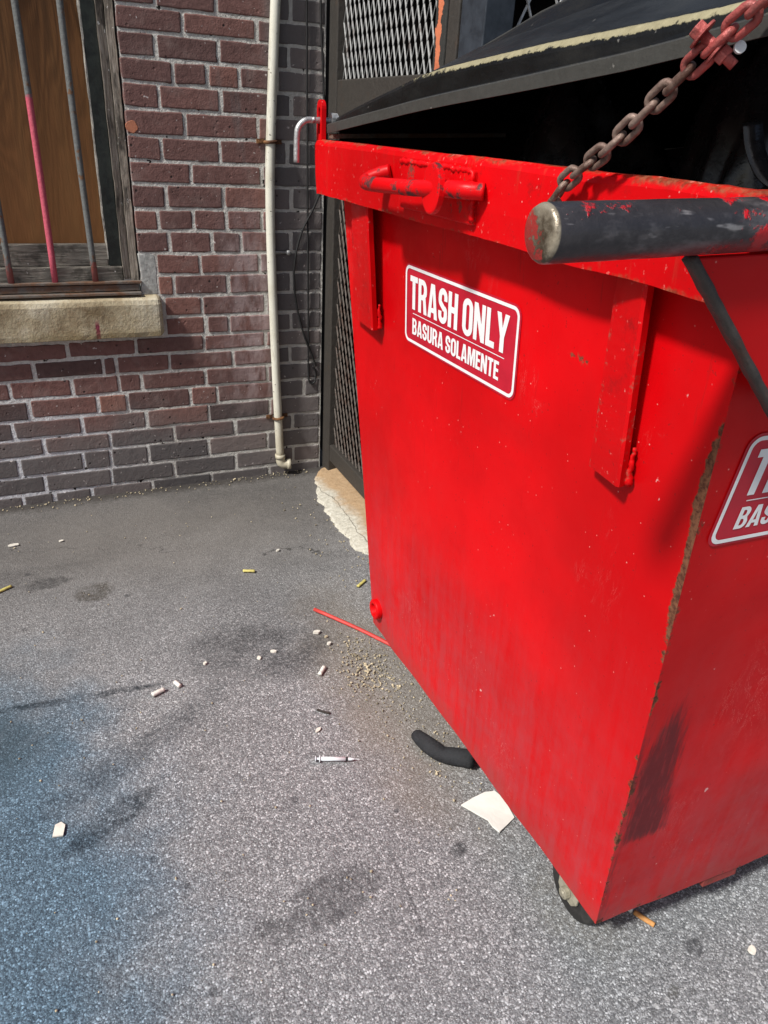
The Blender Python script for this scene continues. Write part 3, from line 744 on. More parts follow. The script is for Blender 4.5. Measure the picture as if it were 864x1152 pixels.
for i in range(-12, 18):
    for s in (1, -1):
        x0 = G + .10 + i * pw; zb, zt = .05, 2.34; pts = []
        x1 = x0 + s * (zt - zb) * pw / ph
        lo, hi = 0, 1
        a = Vector((x0, 1.985 + s * .002, zb)); b = Vector((x1, 1.985 + s * .002, zt))
        L, H = G + .10, 2.62
        t0, t1 = 0.0, 1.0
        dx = b.x - a.x
        ta, tb = sorted(((L - a.x) / dx, (H - a.x) / dx))
        t0, t1 = max(t0, ta), min(t1, tb)
        if t1 - t0 > .02: tube(bm, [a.lerp(b, t0), a.lerp(b, t1)], .0036, 5)
for i in range(18, 30):
    x0 = G + .10 + i * pw; a = Vector((x0, 1.983, .05)); b = Vector((x0 - 2.29 * pw / ph, 1.983, 2.34)); dx = b.x - a.x
    ta, tb = sorted(((G + .10 - a.x) / dx, (2.62 - a.x) / dx)); t0, t1 = max(0, ta), min(1, tb)
    if t1 - t0 > .02: tube(bm, [a.lerp(b, t0), a.lerp(b, t1)], .0036, 5)
obj('wire_mesh', bm, 'mesh_wire', fence)
bm = bmesh.new(); box(bm, G + .095, 2.65, 1.965, 2.005, 2.31, 2.36); box(bm, G + .095, 2.65, 1.965, 2.005, .0, .05); box(bm, 2.62, 2.66, 1.965, 2.005, .052, 2.308)
multi('fence_frame', bm, 'dark_steel', fence, bevel=.003)
passage = thing('dark_passage', 'passage behind the mesh gate, walls coloured black for shade, roof added to block the sky', 'passage', (2.0, 2.6, 0))
bm = bmesh.new(); box(bm, G + .055, 3.0, D + .0, D + .2, -.02, 2.36); obj('wall', bm, 'dark_wall', passage)
bm = bmesh.new(); box(bm, 2.67, 2.9, 1.7, D - .002, -.02, 2.36); obj('wall', bm, 'dark_wall', passage)
bm = bmesh.new(); box(bm, G + .0, 2.95, 1.96, D + .2, 2.362, 2.45); obj('blocker_ceiling', bm, 'dark_wall', passage)  # added slab that keeps sky light out of the passage
bm = bmesh.new(); box(bm, 2.0, 2.1, 2.10, D - .003, -.02, 2.36); obj('wall', bm, 'dark_wall', passage)

# concrete lip at the gate's foot
def make_conc():
    bm = bmesh.new()
    out = [(1.105, 3.05), (1.068, 2.985), (1.04, 2.93), (1.035, 2.87), (1.0, 2.79), (.985, 2.71), (.990, 2.66), (.972, 2.60), (.973, 2.54), (.960, 2.45), (.965, 2.384), (.978, 2.34), (.962, 2.29), (.968, 2.24), (1.0, 2.19), (1.03, 2.02), (1.05, 1.9)]
    pts = []
    for i in range(len(out) - 1):
        for k in range(6):
            t = k / 6; x = out[i][0] * (1 - t) + out[i + 1][0] * t; y = out[i][1] * (1 - t) + out[i + 1][1] * t
            pts.append((x + .012 * nz(x, y, 1, 30) + .006 * nz(x, y, 5, 80), y))
    rows = []
    for (x, y) in pts:
        xe = G + .06
        r = [bm.verts.new((x - .004, y, gz(x, y) - .006)), bm.verts.new((x + .003, y, gz(x, y) + .012 + .003 * nz(x, y, 2, 40)))]
        for k in range(1, 7):
            xx = x + (xe - x) * k / 6
            r.append(bm.verts.new((xx, y, gz(xx, y) + .014 + .014 * k / 6 + .003 * nz(xx, y, 3, 25))))
        rows.append(r)
    for a, b in zip(rows[:-1], rows[1:]):
        for k in range(7): bm.faces.new((a[k], b[k], b[k + 1], a[k + 1]))
    bmesh.ops.recalc_face_normals(bm, faces=bm.faces)
    o = obj('concrete_strip', bm, 'concrete', None, origin=(1.05, 2.5, 0))
    tag(o, 'cream concrete strip with a ragged edge along the foot of the gate', 'concrete')
make_conc()

# ------------------------------------------------------------------ dumpster
def LX(y, z, off=0.0): return .79 - .0185 * (y - .609) - .0612 * (z - .13) - off     # left face
def NY(x, z, off=0.0): return .609 - .03 * (x - .79) - .022 * (z - .13) - off         # near face
def farY(z): return 1.635 + (z - .13) * .126
Z0, Z1 = .13, 1.312
dump = thing('dumpster', 'bright red steel trash dumpster on casters with open black lid and white lettered signs', 'dumpster', (1.6, 1.15, 0))
def corner(z):
    x, y = .79, .609
    for _ in range(4): x = LX(y, z); y = NY(x, z)
    return x, y
def sm(a, b, v):
    t = max(0, min(1, (v - a) / (b - a))); return t * t * (3 - 2 * t)
def dispL(y, z):
    d = y - corner(z)[1]; k = sm(0, .16, d) * sm(0, .16, farY(z) - y) * sm(Z1, Z1 - .12, z)
    k *= 1 - sm(.94, 1.0, y) * sm(1.54, 1.47, y) * sm(.95, 1.01, z)
    return k * (.0065 * nz(y, z, 2, 2.6) + .0022 * nz(y, z, 4, 7))
def dispN(x, z):
    k = sm(0, .16, x - corner(z)[0]) * sm(Z1, Z1 - .12, z)
    k *= 1 - sm(1.32, 1.24, x) * sm(.88, .95, z)
    return k * (.0065 * nz(x, z, 6, 2.6) + .0022 * nz(x, z, 9, 7))
def make_body():
    bm = bmesh.new(); ru = []; smu = []; ch = []; fo = []
    def vert(p, r, s, c, f=0):
        ru.append(r); smu.append(s); ch.append(c); fo.append(f); return bm.verts.new(p)
    nzv = 92; ny = 84; nx = 110; XR = 2.44
    chips_l = [(.655, 1.165, .016), (.672, 1.045, .018), (.66, 1.02, .010), (.64, .96, .010), (1.02, 1.06, .008), (1.30, .62, .006), (1.05, .35, .008), (.70, .62, .006), (.80, .42, .007), (1.2, .9, .006), (.95, .75, .006), (.70, .30, .006), (.75, .27, .006), (1.35, .33, .006)]
    scr = [((1.05, .545), (1.005, .60)), ((1.42, .425), (1.36, .43)), ((1.20, .70), (1.12, .63))]
    chips_n = [(.905, .192, .012), (.895, .26, .007), (.85, .21, .006), (.95, .44, .007), (.80, 1.07, .009), (1.0, .8, .008), (.80, 1.19, .008), (.97, .30, .006), (1.05, .25, .006)]
    left = []; near = []
    zz = [Z0 + (Z1 - Z0) * j / nzv for j in range(nzv + 1)]
    for z in zz:
        xc, yc = corner(z); yf = farY(z); row = []
        for i in range(ny + 1):
            t = i / ny; t = t ** 1.25
            y = yc + (yf - yc) * t; x = LX(y, z)
            d = y - yc; df = yf - y
            patch = sm(.80, .92, z) * sm(1.17, 1.08, z)
            r = sm(.024 + .010 * nz(1, 2, z, 9), .0, d) * (.34 + .85 * patch + .30 * nz(3, 1, z, 7)) + sm(.010, 0, d) * .12
            r = max(r, sm(.02, 0, z - Z0) * .35 + sm(.012, 0, df) * .15)
            r = max(r, .42 * sm(.022, 0, abs(z - 1.155 - .06 * (y - .85))) * sm(.80, .84, y) * sm(.97, .90, y))
            c = 0.0
            for (cy, cz, cr) in chips_l:
                c = max(c, .80 * sm(cr * 1.0, cr * .1, math.hypot(y - cy, z - cz)))
            for (a, b) in scr:
                ax, az = a; bx, bz = b; L2 = (bx - ax) ** 2 + (bz - az) ** 2
                t2 = max(0, min(1, ((y - ax) * (bx - ax) + (z - az) * (bz - az)) / L2))
                dd = math.hypot(y - ax - t2 * (bx - ax), z - az - t2 * (bz - az)); c = max(c, .5 * sm(.012, .002, dd))
            row.append(vert((x + dispL(y, z), y, z + (.0035 * nz(y, 1, 2, 9) if z < Z0 + .001 and 0 < i < ny else 0)), r, 0.0, c))
        left.append(row)
    for jz, z in enumerate(zz):
        xc, yc = corner(z); row = [left[jz][0]]
        for i in range(1, nx + 1):
            t = (i / nx) ** 1.9; x = xc + (XR - xc) * t; y = NY(x, z); d = x - xc
            r = sm(.022, 0, d) * (.44 + .4 * nz(1, 3, z, 9)) + sm(.035, 0, z - Z0) * .42
            # dark rubbed patch by the corner
            zt, zb2 = .685, .350
            u = (z - zb2) / (zt - zb2)
            xl = xc + .012 + .030 * sm(.55, 1.0, u); xr = .893 - .045 * u
            s = sm(xl - .03, xl + .02, x) * sm(xr + .022, xr - .035, x) * sm(zb2 - .012, zb2 + .02, z - .05 * (x - .79)) * sm(zt + .09, zt - .10, z)
            s = max(s, .62 * sm(.050, 0, d) * sm(.72, .58, z))
            c = 0.0
            for (cx, cz, cr) in chips_n: c = max(c, .80 * sm(cr * 1.0, cr * .1, math.hypot(x - cx, (z - cz) * .7)))
            for (a, b) in (((1.02, .40), (.985, .15)), ((1.05, .43), (1.01, .22)), ((.93, .50), (.975, .515)), ((.85, .9), (.87, .7))):
                ax, az = a; bx, bz = b; L2 = (bx - ax) ** 2 + (bz - az) ** 2
                t2 = max(0, min(1, ((x - ax) * (bx - ax) + (z - az) * (bz - az)) / L2))
                c = max(c, .42 * sm(.010, .001, math.hypot(x - ax - t2 * (bx - ax), z - az - t2 * (bz - az))))
            row.append(vert((x, y + dispN(x, z), z + (.0035 * nz(x, 1, 5, 9) if z < Z0 + .001 else 0)), r, s, c))
        near.append(row)
    for j in range(nzv):
        for i in range(ny): bm.faces.new((left[j][i + 1], left[j][i], left[j + 1][i], left[j + 1][i + 1]))
        for i in range(nx): bm.faces.new((near[j][i], near[j][i + 1], near[j + 1][i + 1], near[j + 1][i]))
    # right, far and bottom sheets
    rn0, rn1 = near[0][-1], near[-1][-1]; lf0, lf1 = left[0][-1], left[-1][-1]
    fr0 = vert((XR - .04, farY(Z0), Z0), 0, 0, 0); fr1 = vert((XR + .02, farY(Z1), Z1), 0, 0, 0)
    rcol = [near[j][-1] for j in range(nzv + 1)]; fcol = [left[j][-1] for j in range(nzv + 1)]
    bm.faces.new(rcol[::-1] + [fr0, fr1][:0] + [fr0, fr1]) if False else None
    c0 = [vert((XR - .04 + .06 * j / nzv, farY(zz[j]), zz[j]), 0, 0, 0) for j in range(1, nzv)]
    cc = [fr0] + c0 + [fr1]
    for j in range(nzv):
        bm.faces.new((rcol[j], cc[j], cc[j + 1], rcol[j + 1])); bm.faces.new((cc[j], fcol[j], fcol[j + 1], cc[j + 1]))
    bm.faces.new(left[0][::-1][::-1][::-1][:0] + list(reversed(near[0])) + left[0][1:] + [fr0])
    bmesh.ops.recalc_face_normals(bm, faces=bm.faces)
    o = obj('body', bm, ['red', 'inside'], dump)
    for nme, v in (('rust', ru), ('smudge', smu), ('chip', ch), ('fold', fo)): setattr_pt(o, nme, v)
    md = o.modifiers.new('wall', 'SOLIDIFY'); md.thickness = .006; md.offset = -1; md.material_offset = 1; md.material_offset_rim = 0
    return o
body = make_body()
# drain stub low on the left face
bm = bmesh.new()
yb, zb = 1.598, .205; xb = LX(yb, zb)
prof = [(.0, .030), (.014, .030), (.016, .027), (.016, .018), (.002, .016)]
rg = []
for d, r in prof: rg.append([bm.verts.new((xb - d, yb + r * math.cos(t), zb + r * math.sin(t))) for t in [2 * math.pi * k / 18 for k in range(18)]])
for a, b in zip(rg[:-1], rg[1:]):
    for k in range(18): bm.faces.new((a[k], a[(k + 1) % 18], b[(k + 1) % 18], b[k]))
bm.faces.new(rg[-1]); bmesh.ops.recalc_face_normals(bm, faces=bm.faces)
obj('drain_port', bm, 'red_plain', dump, True, bevel=.002)
# rim channel
def make_rim():
    bm = bmesh.new()
    sec = [(.000, 1.298), (-.001, 1.34), (.000, 1.402), (.003, 1.410), (.010, 1.414), (.056, 1.412), (.062, 1.405), (.062, 1.330), (.055, 1.298)]
    def at(d, z):
        yn, yf = .562 + d, 1.815 - d
        return [(LX(yf, z, .055 - d), yf), (LX(yn, z, .055 - d), yn), (2.52 - d, yn - .03), (2.52 - d, yf - .03)]
    def edge(a, b, n): return [(a[0] + (b[0] - a[0]) * k / n, a[1] + (b[1] - a[1]) * k / n) for k in range(n)]
    rings = []
    for d, z in sec:
        c = at(d, z); pts = edge(c[0], c[1], 60) + edge(c[1], c[2], 60) + edge(c[2], c[3], 12) + edge(c[3], c[0], 12)
        rings.append([bm.verts.new((x + .0016 * nz(x, y, z, 9), y, z + .0022 * nz(x, y, 0, 7) + (.0012 * nz(x, y, 1, 40) if z > 1.39 or z < 1.30 else 0))) for x, y in pts])
    N = len(rings[0]); K = len(sec)
    for k in range(K):
        A, B = rings[k], rings[(k + 1) % K]
        for i in range(N): bm.faces.new((A[i], A[(i + 1) % N], B[(i + 1) % N], B[i])).material_index = 1 if k in (6, 7) or (i > 132 and k < 8) else 0  # inner and far rim faces coloured dark for shade
    bmesh.ops.recalc_face_normals(bm, faces=bm.faces)
    o = obj('rim', bm, ['red_rim', 'inside'], dump)
    return o
make_rim()
# stiffener ribs on the left face
def rib(y0, y1, zt, zb, lab):
    bm = bmesh.new()
    off = .007
    def P(y, z, o): return (LX(y, z, o), y, z)
    n = 14; t = .006
    rowsA = []
    for i in range(n + 1):
        z = zb + (zt - zb) * i / n; w = .002 * nz(z, y0, 1, 20)
        o1 = .030 + .010 * (i / n)
        rowsA.append([bm.verts.new(P(y1 + w, z, .0015)), bm.verts.new(P(y1 + w, z, off + .012)), bm.verts.new(P(y0 + w + .004, z, o1)), bm.verts.new(P(y0 + w, z, o1 - .003)), bm.verts.new(P(y0 + w + .002, z, o1 - .003 - .012)), bm.verts.new(P(y1 - .012, z, .0015))])
    for a, b in zip(rowsA[:-1], rowsA[1:]):
        for k in range(6): bm.faces.new((a[k], a[(k + 1) % 6], b[(k + 1) % 6], b[k]))
    bm.faces.new(rowsA[0][::-1]); bm.faces.new(rowsA[-1]); bmesh.ops.recalc_face_normals(bm, faces=bm.faces)
    o = obj('rib', bm, 'red_rib', dump)
    bm = bmesh.new()
    wp = [P(y0 + .003 + .002 * nz(q, y0, 1, .9), zb + .002 + q * .004, .010 + .004 * nz(q, y1, 2, .8)) for q in range(15)]
    tube(bm, wp, [max(.0025, .0070 - .00036 * q + .0016 * nz(q, y0, 3, .45)) for q in range(15)], 9, jit=.0012)
    obj('weld_bead', bm, 'red_rib', o, True)
rib(1.556, 1.690, 1.30, 1.030, '')
rib(.712, .788, 1.30, 1.016, '')
# latch on the rim
latch = thing_latch = None
def make_latch():
    bm = bmesh.new()
    def P(y, z, o): return (LX(y, z, .055 + o), y, z)
    hexa(bm, [P(1.345, 1.316, -.004), P(1.345, 1.316, .010), P(1.088, 1.316, .010), P(1.088, 1.316, -.004), P(1.345, 1.396, -.004), P(1.345, 1.396, .010), P(1.088, 1.396, .010), P(1.088, 1.396, -.004)])
    o = obj('latch_plate', bm, 'red_plate', dump, bevel=.003)
    bm = bmesh.new()
    wp = [P(1.345 - .0035 * q, 1.395 + .003 * nz(q, 1, 1, .5), .008) for q in range(72)] + [P(1.090 + .003 * nz(q, 2, 1, .6), 1.392 - .0035 * q, .008) for q in range(21)]
    tube(bm, wp, [max(.002, .0046 + .0022 * nz(q, 5, 3, .37)) for q in range(len(wp))], 8, jit=.001)
    obj('weld_bead', bm, 'red_plate', o, True)
    bm = bmesh.new()
    zr = 1.362
    tube(bm, smooth_path([P(1.398, zr + .012, .004), P(1.412, zr + .004, .024), P(1.418, zr - .006, .044), P(1.400, zr - .010, .050), P(1.33, zr - .008, .050), P(1.22, zr - .003, .046), P(1.13, zr + .004, .036), P(1.085, zr + .006, .028), P(1.062, zr + .006, .004)], 6), .0132, 14, jit=.0004)
    obj('latch_pin', bm, 'red_worn', dump, True)
    bm = bmesh.new()
    a = Vector(P(1.152, zr + .002, .044)); d = Vector((-1, .10, .02)).normalized()
    tube(bm, [a - d * .0055, a - d * .0045, a + d * .0045, a + d * .0055], [.036, .0385, .0385, .036], 30)
    obj('latch_washer', bm, 'red_worn', dump, bevel=.0)
make_latch()
# trunnion bar and gussets
YB, ZB = .53, 1.3785
bm = bmesh.new()
tube(bm, [(.3785, YB, ZB), (.3800, YB, ZB), (.3835, YB, ZB + .0003)] + [(.3835 + .03 * k, YB, ZB + .0003 + .0011 * k * .9) for k in range(1, 88)], [.0195, .0225, .0242] + [.0242] * 87, 36, jit=.00015)
obj('trunnion_bar', bm, 'trunnion', dump, True, bevel=0)
bm = bmesh.new()
prism(bm, [(.553, YB - .004, ZB - .020), (.755, YB - .004, 1.166), (.825, YB - .004, 1.166), (.825, YB - .004, ZB - .012)], (0, .010, 0))
gu = obj('gusset', bm, 'red_plain', dump, bevel=.002)
bm = bmesh.new()
e0, e1 = Vector((.550, YB - .006, ZB - .0205)), Vector((.762, YB - .006, 1.157))
dv = (e1 - e0).normalized(); pn = Vector((dv.z, 0, -dv.x))
nseg = 22
ringp = []
for i in range(nseg + 1):
    p = e0.lerp(e1, i / nseg); w = .0058 + .002 * nz(i, 1, 1, .7)
    ringp.append([bm.verts.new(p + pn * k * w + Vector((0, q, 0))) for k, q in ((-.6, 0), (.7, 0), (.7, .014), (-.6, .014))])
for a, b in zip(ringp[:-1], ringp[1:]):
    for k in range(4): bm.faces.new((a[k], a[(k + 1) % 4], b[(k + 1) % 4], b[k]))
bm.faces.new(ringp[0][::-1]); bm.faces.new(ringp[-1]); bmesh.ops.recalc_face_normals(bm, faces=bm.faces)
obj('worn_edge', bm, 'edge_steel', gu, True)
bm = bmesh.new(); hexa(bm, [(.80, .545, 1.18), (.80, .61, 1.18), (.824, .61, 1.18), (.824, .545, 1.18), (.80, .545, 1.36), (.80, .575, 1.36), (.824, .575, 1.36), (.824, .545, 1.36)])
obj('gusset_web', bm, 'red_plain', gu)
bm = bmesh.new(); prism(bm, [(2.62, YB - .004, ZB - .02), (2.44, YB - .004, 1.176), (2.39, YB - .004, 1.176), (2.39, YB - .004, ZB - .012)], (0, .010, 0)); obj('gusset', bm, 'red_plain', dump)
# runner under the near edge
bm = bmesh.new(); hexa(bm, [(1.060, .600, .107), (1.060, .74, .107), (1.150, .74, .107), (1.150, .597, .107), (1.060, .602, .1285), (1.060, .74, .1285), (1.150, .74, .1285), (1.150, .599, .1285)])
obj('fork_shoe', bm, 'shoe', dump, bevel=.002)
# casters
def caster(x, y, rz=0.0):
    W = .071
    bm = bmesh.new(); box(bm, x - .055, x + .055, y - .06, y + .06, .1225, .1298)
    c = obj('caster', bm, 'caster', dump, bevel=.002)
    bm = bmesh.new()
    tube(bm, [(x - .024, y, W), (x - .021, y, W), (x - .012, y, W), (x + .012, y, W), (x + .021, y, W), (x + .024, y, W)], [W - .012, W - .004, W, W, W - .004, W - .012], 36)
    obj('tyre', bm, 'tyre', c, True)
    for q in (-1, 1):
        xs = x + q * .031
        bm = bmesh.new(); prism(bm, [(xs - .003, y - .034, .122), (xs - .003, y + .034, .122), (xs - .003, y + .030, W - .008), (xs - .003, y + .018, W - .024), (xs - .003, y - .018, W - .024), (xs - .003, y - .030, W - .008)], (.006, 0, 0))
        obj('bracket', bm, 'caster', c, bevel=.0015)
    bm = bmesh.new(); tube(bm, [(x - .050, y, W), (x - .0468, y, W), (x - .0465, y, W), (x - .0345, y, W), (x - .034, y, W), (x + .034, y, W), (x + .0345, y, W), (x + .044, y, W)], [.0065, .0075, .0125, .0125, .005, .005, .0125, .0125], 12)
    obj('axle_bolt', bm, 'caster', c, bevel=.001)
caster(.850, .716); caster(.875, 1.50); caster(2.3, .70); caster(2.3, 1.50)

# ------------------------------------------------------------------ lettering
def arc(cx, cy, rx, ry, a0, a1, n=8):
    return [(cx + rx * math.cos(math.radians(a0 + (a1 - a0) * k / n)), cy + ry * math.sin(math.radians(a0 + (a1 - a0) * k / n))) for k in range(n + 1)]
def stroke(path, h):
    L, Rr = [], []
    for i, p in enumerate(path):
        a = Vector(path[max(i - 1, 0)]); b = Vector(path[min(i + 1, len(path) - 1)]); d = (b - a).normalized(); n = Vector((-d.y, d.x))
        L.append(tuple(Vector(p) + n * h)); Rr.append(tuple(Vector(p) - n * h))
    return L + Rr[::-1]
def glyphs():
    g = {}
    g['T'] = (.46, [[(0, 1), (0, .83), (.142, .83), (.142, 0), (.318, 0), (.318, .83), (.46, .83), (.46, 1)]])
    g['H'] = (.50, [[(0, 0), (0, 1), (.175, 1), (.175, .60), (.325, .60), (.325, 1), (.5, 1), (.5, 0), (.325, 0), (.325, .43), (.175, .43), (.175, 0)]])
    g['L'] = (.40, [[(0, 0), (0, 1), (.175, 1), (.175, .17), (.40, .17), (.40, 0)]])
    g['E'] = (.41, [[(0, 0), (0, 1), (.40, 1), (.40, .83), (.175, .83), (.175, .60), (.375, .60), (.375, .43), (.175, .43), (.175, .17), (.41, .17), (.41, 0)]])
    g['N'] = (.53, [[(0, 0), (0, 1), (.175, 1), (.365, .47), (.365, 1), (.53, 1), (.53, 0), (.365, 0), (.165, .55), (.165, 0)]])
    g['M'] = (.68, [[(0, 0), (0, 1), (.235, 1), (.34, .48), (.445, 1), (.68, 1), (.68, 0), (.515, 0), (.515, .66), (.40, 0), (.28, 0), (.165, .66), (.165, 0)]])
    g['Y'] = (.54, [[(0, 1), (.185, 1), (.27, .63), (.355, 1), (.54, 1), (.358, .40), (.358, 0), (.182, 0), (.182, .40)]])
    g['A'] = (.56, [[(0, 0), (.17, 1), (.39, 1), (.56, 0), (.38, 0), (.36, .17), (.20, .17), (.18, 0)], [(.218, .31), (.342, .31), (.28, .74)]])
    g['U'] = (.50, [[(0, 1)] + arc(.25, .24, .25, .25, 180, 360, 14) + [(.5, 1), (.325, 1)] + arc(.25, .235, .075, .085, 360, 180, 10) + [(.175, 1)]])
    g['O'] = (.51, [arc(.255, .75, .255, .26, 0, 180, 14) + arc(.255, .25, .255, .26, 180, 360, 14), arc(.255, .755, .078, .09, 0, 180, 10) + arc(.255, .245, .078, .09, 180, 360, 10)])
    g['R'] = (.52, [[(0, 0), (0, 1)] + arc(.26, .735, .245, .265, 90, 0, 8) + arc(.30, .62, .205, .14, 0, -50, 4) + [(.52, 0), (.335, 0), (.285, .40), (.175, .40), (.175, 0)], [(.175, .555), (.175, .845)] + arc(.245, .70, .085, .145, 90, -90, 8)])
    g['B'] = (.51, [[(0, 0), (0, 1)] + arc(.27, .755, .225, .245, 90, -20, 8) + [(.43, .525)] + arc(.28, .27, .23, .27, 25, -90, 8), [(.175, .60), (.175, .85)] + arc(.255, .725, .07, .125, 90, -90, 7), [(.175, .155), (.175, .445)] + arc(.26, .30, .075, .145, 90, -90, 7)])
    h = .086
    ctr = [(.40, .66), (.40, .74)] + arc(.245, .76, .155, .158, 10, 170, 9) + [(.088, .70)] + arc(.20, .66, .115, .12, 190, 232, 3) + [(.30, .44)] + arc(.285, .34, .115, .12, 52, 10, 3) + [(.402, .28)] + arc(.245, .24, .157, .158, -10, -170, 9) + [(.09, .26), (.09, .345)]
    g['S'] = (.49, [stroke(ctr, h)])
    return g
GL = glyphs()
def text_polys(txt, x0, x1, z0, h):
    pen = 0.0; items = []
    for ch in txt:
        if ch == ' ': pen += .20; continue
        w, ps = GL[ch]; items.append((pen, ps)); pen += w + .055
    k = (x1 - x0) / (pen - .055)
    return [[(x0 + (px + p[0]) * k, z0 + p[1] * h) for p in poly] for px, ps in items for poly in ps]
def rrect(x0, x1, z0, z1, r):
    return arc(x1 - r, z1 - r, r, r, 0, 90, 7) + arc(x0 + r, z1 - r, r, r, 90, 180, 7) + arc(x0 + r, z0 + r, r, r, 180, 270, 7) + arc(x1 - r, z0 + r, r, r, 270, 360, 7)
def flat(polys, place):
    cu = bpy.data.curves.new('tmp', 'CURVE'); cu.dimensions = '2D'; cu.fill_mode = 'BOTH'
    for p in polys:
        s = cu.splines.new('POLY'); s.points.add(len(p) - 1); s.use_cyclic_u = True
        for q, (a, b) in zip(s.points, p): q.co = (a, b, 0, 1)
    o = bpy.data.objects.new('tmp', cu); col.objects.link(o)
    dg = bpy.context.evaluated_depsgraph_get(); me = bpy.data.meshes.new_from_object(o.evaluated_get(dg))
    bm = bmesh.new(); bm.from_mesh(me); bpy.data.objects.remove(o); bpy.data.meshes.remove(me); bpy.data.curves.remove(cu)
    for v in bm.verts: v.co = place(v.co.x, v.co.y)
    return bm
def orient(bm, want):
    bm.normal_update()
    for f in bm.faces:
        if f.normal.dot(want) < 0: f.normal_flip()
    return bm
def sign(place, want, lab):
    W, H = .42, .158
    b = orient(flat([rrect(-.004, W + .004, -.004, H + .004, .020)], lambda u, v: place(u, v, .0034)), want)
    s = obj('sign_decal', b, 'sign', dump); s['label'] = lab
    b = orient(flat([rrect(0, W, 0, H, .017), rrect(.006, W - .006, .006, H - .006, .012)], lambda u, v: place(u, v, .0042)), want)
    obj('border', b, 'sign_white', s)
    b = orient(flat([[(.036, .0625), (W - .036, .0625), (W - .036, .0640), (.036, .0640)]], lambda u, v: place(u, v, .0042)), want); obj('divider_line', b, 'sign_white', s)
    b = orient(flat(text_polys('TRASH ONLY', .022, W - .028, .0715, .0675), lambda u, v: place(u, v, .0042)), want); obj('lettering', b, 'sign_white', s)
    b = orient(flat(text_polys('BASURA SOLAMENTE', .034, W - .050, .0195, .034), lambda u, v: place(u, v, .0042)), want); obj('lettering', b, 'sign_white', s)
def place_l(u, v, o):
    y = 1.441 - u; z = 1.0395 + v
    return Vector((LX(y, z, o - .0018), y, z))
sign(place_l, Vector((-1, 0, 0)), 'trash only sign on the bright left side')
def place_n(u, v, o):
    x = .762 + u + .125 * v; z = .979 + v * .975
    return Vector((x, NY(x, z, o - .0018), z))
sign(place_n, Vector((0, -1, 0)), 'trash only sign cut off at the right edge of the photo')

# ------------------------------------------------------------------ lids
def lid(x0, x1, zoff, tilt):
    Y = [1.825, 1.80, 1.74, 1.65, 1.55, 1.46, 1.38, 1.30, 1.20, 1.10, 1.0, .9, .8, .7, .6, .5, .46]
    def ip(tab, y):
        for (a, va), (b, vb) in zip(tab[:-1], tab[1:]):
            if a >= y >= b: t = (a - y) / (a - b); return va + (vb - va) * t
        return tab[-1][1]
    zb = [(1.83, 1.4235), (1.77, 1.429), (1.328, 1.4755), (1.1, 1.495), (.936, 1.508), (.783, 1.522), (.68, 1.534), (.602, 1.5435), (.4, 1.566)]
    zg = [(1.83, 1.440), (1.80, 1.457), (1.65, 1.485), (1.46, 1.517), (1.35, 1.5355), (1.27, 1.5415), (1.145, 1.550), (1.065, 1.556), (.98, 1.5595), (.87, 1.565), (.713, 1.573), (.4, 1.598)]
    zy = [(1.83, 1.445), (1.78, 1.475), (1.65, 1.520), (1.50, 1.558), (1.38, 1.5865), (1.27, 1.597), (1.16, 1.608), (1.07, 1.621), (.4, 1.68)]
    z2 = [(1.83, 1.448), (1.80, 1.475), (1.72, 1.535), (1.641, 1.567), (1.50, 1.598), (1.381, 1.624), (1.277, 1.647), (1.10, 1.672), (.9, 1.695), (.4, 1.745)]
    bm = bmesh.new(); rd = []; lp = []; tp = []; rows = []
    for y in Y:
        b, g, yy, q = ip(zb, y), ip(zg, y), ip(zy, y), ip(z2, y)
        if tilt: 
            g += 0
        prof = [(.0, b, 0, 1, 0), (-.001, b + .017, 0, 1, 0), (.002, b + .0195, .55, .6, 0), (.012, b + .0205, 0, 0, 0), (.016, b + .024, 0, 0, 0), (.018, g - .012, 0, 0, 0), (.0195, g - .006, .8, 0, 0), (.0245, g + .001, 1.1, 0, 0), (.034, g + .004, .75, 0, 0), (.042, g + .007, 0, 0, 1), (.145, yy, 0, 0, 1), (.165, yy + .002, .2, 0, .6), (.172, yy + .006, .0, 0, 0), (.210, q - .006, 0, 0, 0), (.213, q - .001, 0, 1, 0), (.222, q, 0, .8, 0), (.235, q, 0, 0, 0), (x1 - x0 - .10, q, 0, 0, 1), (x1 - x0 - .02, g, 0, 0, 0), (x1 - x0, b, 0, 0, 0)]
        row = []
        for d, z, r, l, t in prof:
            x = x0 + d + .0015 * nz(y, d, 1, 6); row.append(bm.verts.new((x, y, z + zoff + .0012 * nz(y, d, 3, 9)))); rd.append(r * sm(1.62, 1.15, y) if r > .4 else r); lp.append(l); tp.append(t)
        rows.append(row)
    for a, b in zip(rows[:-1], rows[1:]):
        for k in range(len(a) - 1): bm.faces.new((a[k], a[k + 1], b[k + 1], b[k]))
    bmesh.ops.recalc_face_normals(bm, faces=bm.faces)
    bm.normal_update()
    if sum(f.normal.z for f in bm.faces) < 0:
        for f in bm.faces: f.normal_flip()
    o = obj('lid', bm, 'lid', dump, False)
    for nme, v in (('ridge_glint', rd), ('lip', lp), ('top', tp)): setattr_pt(o, nme, v)
    md = o.modifiers.new('thick', 'SOLIDIFY'); md.thickness = .004; md.offset = -1
    return o
lid(.655, 1.58, 0, 0); lid(1.60, 2.53, 0, 0)
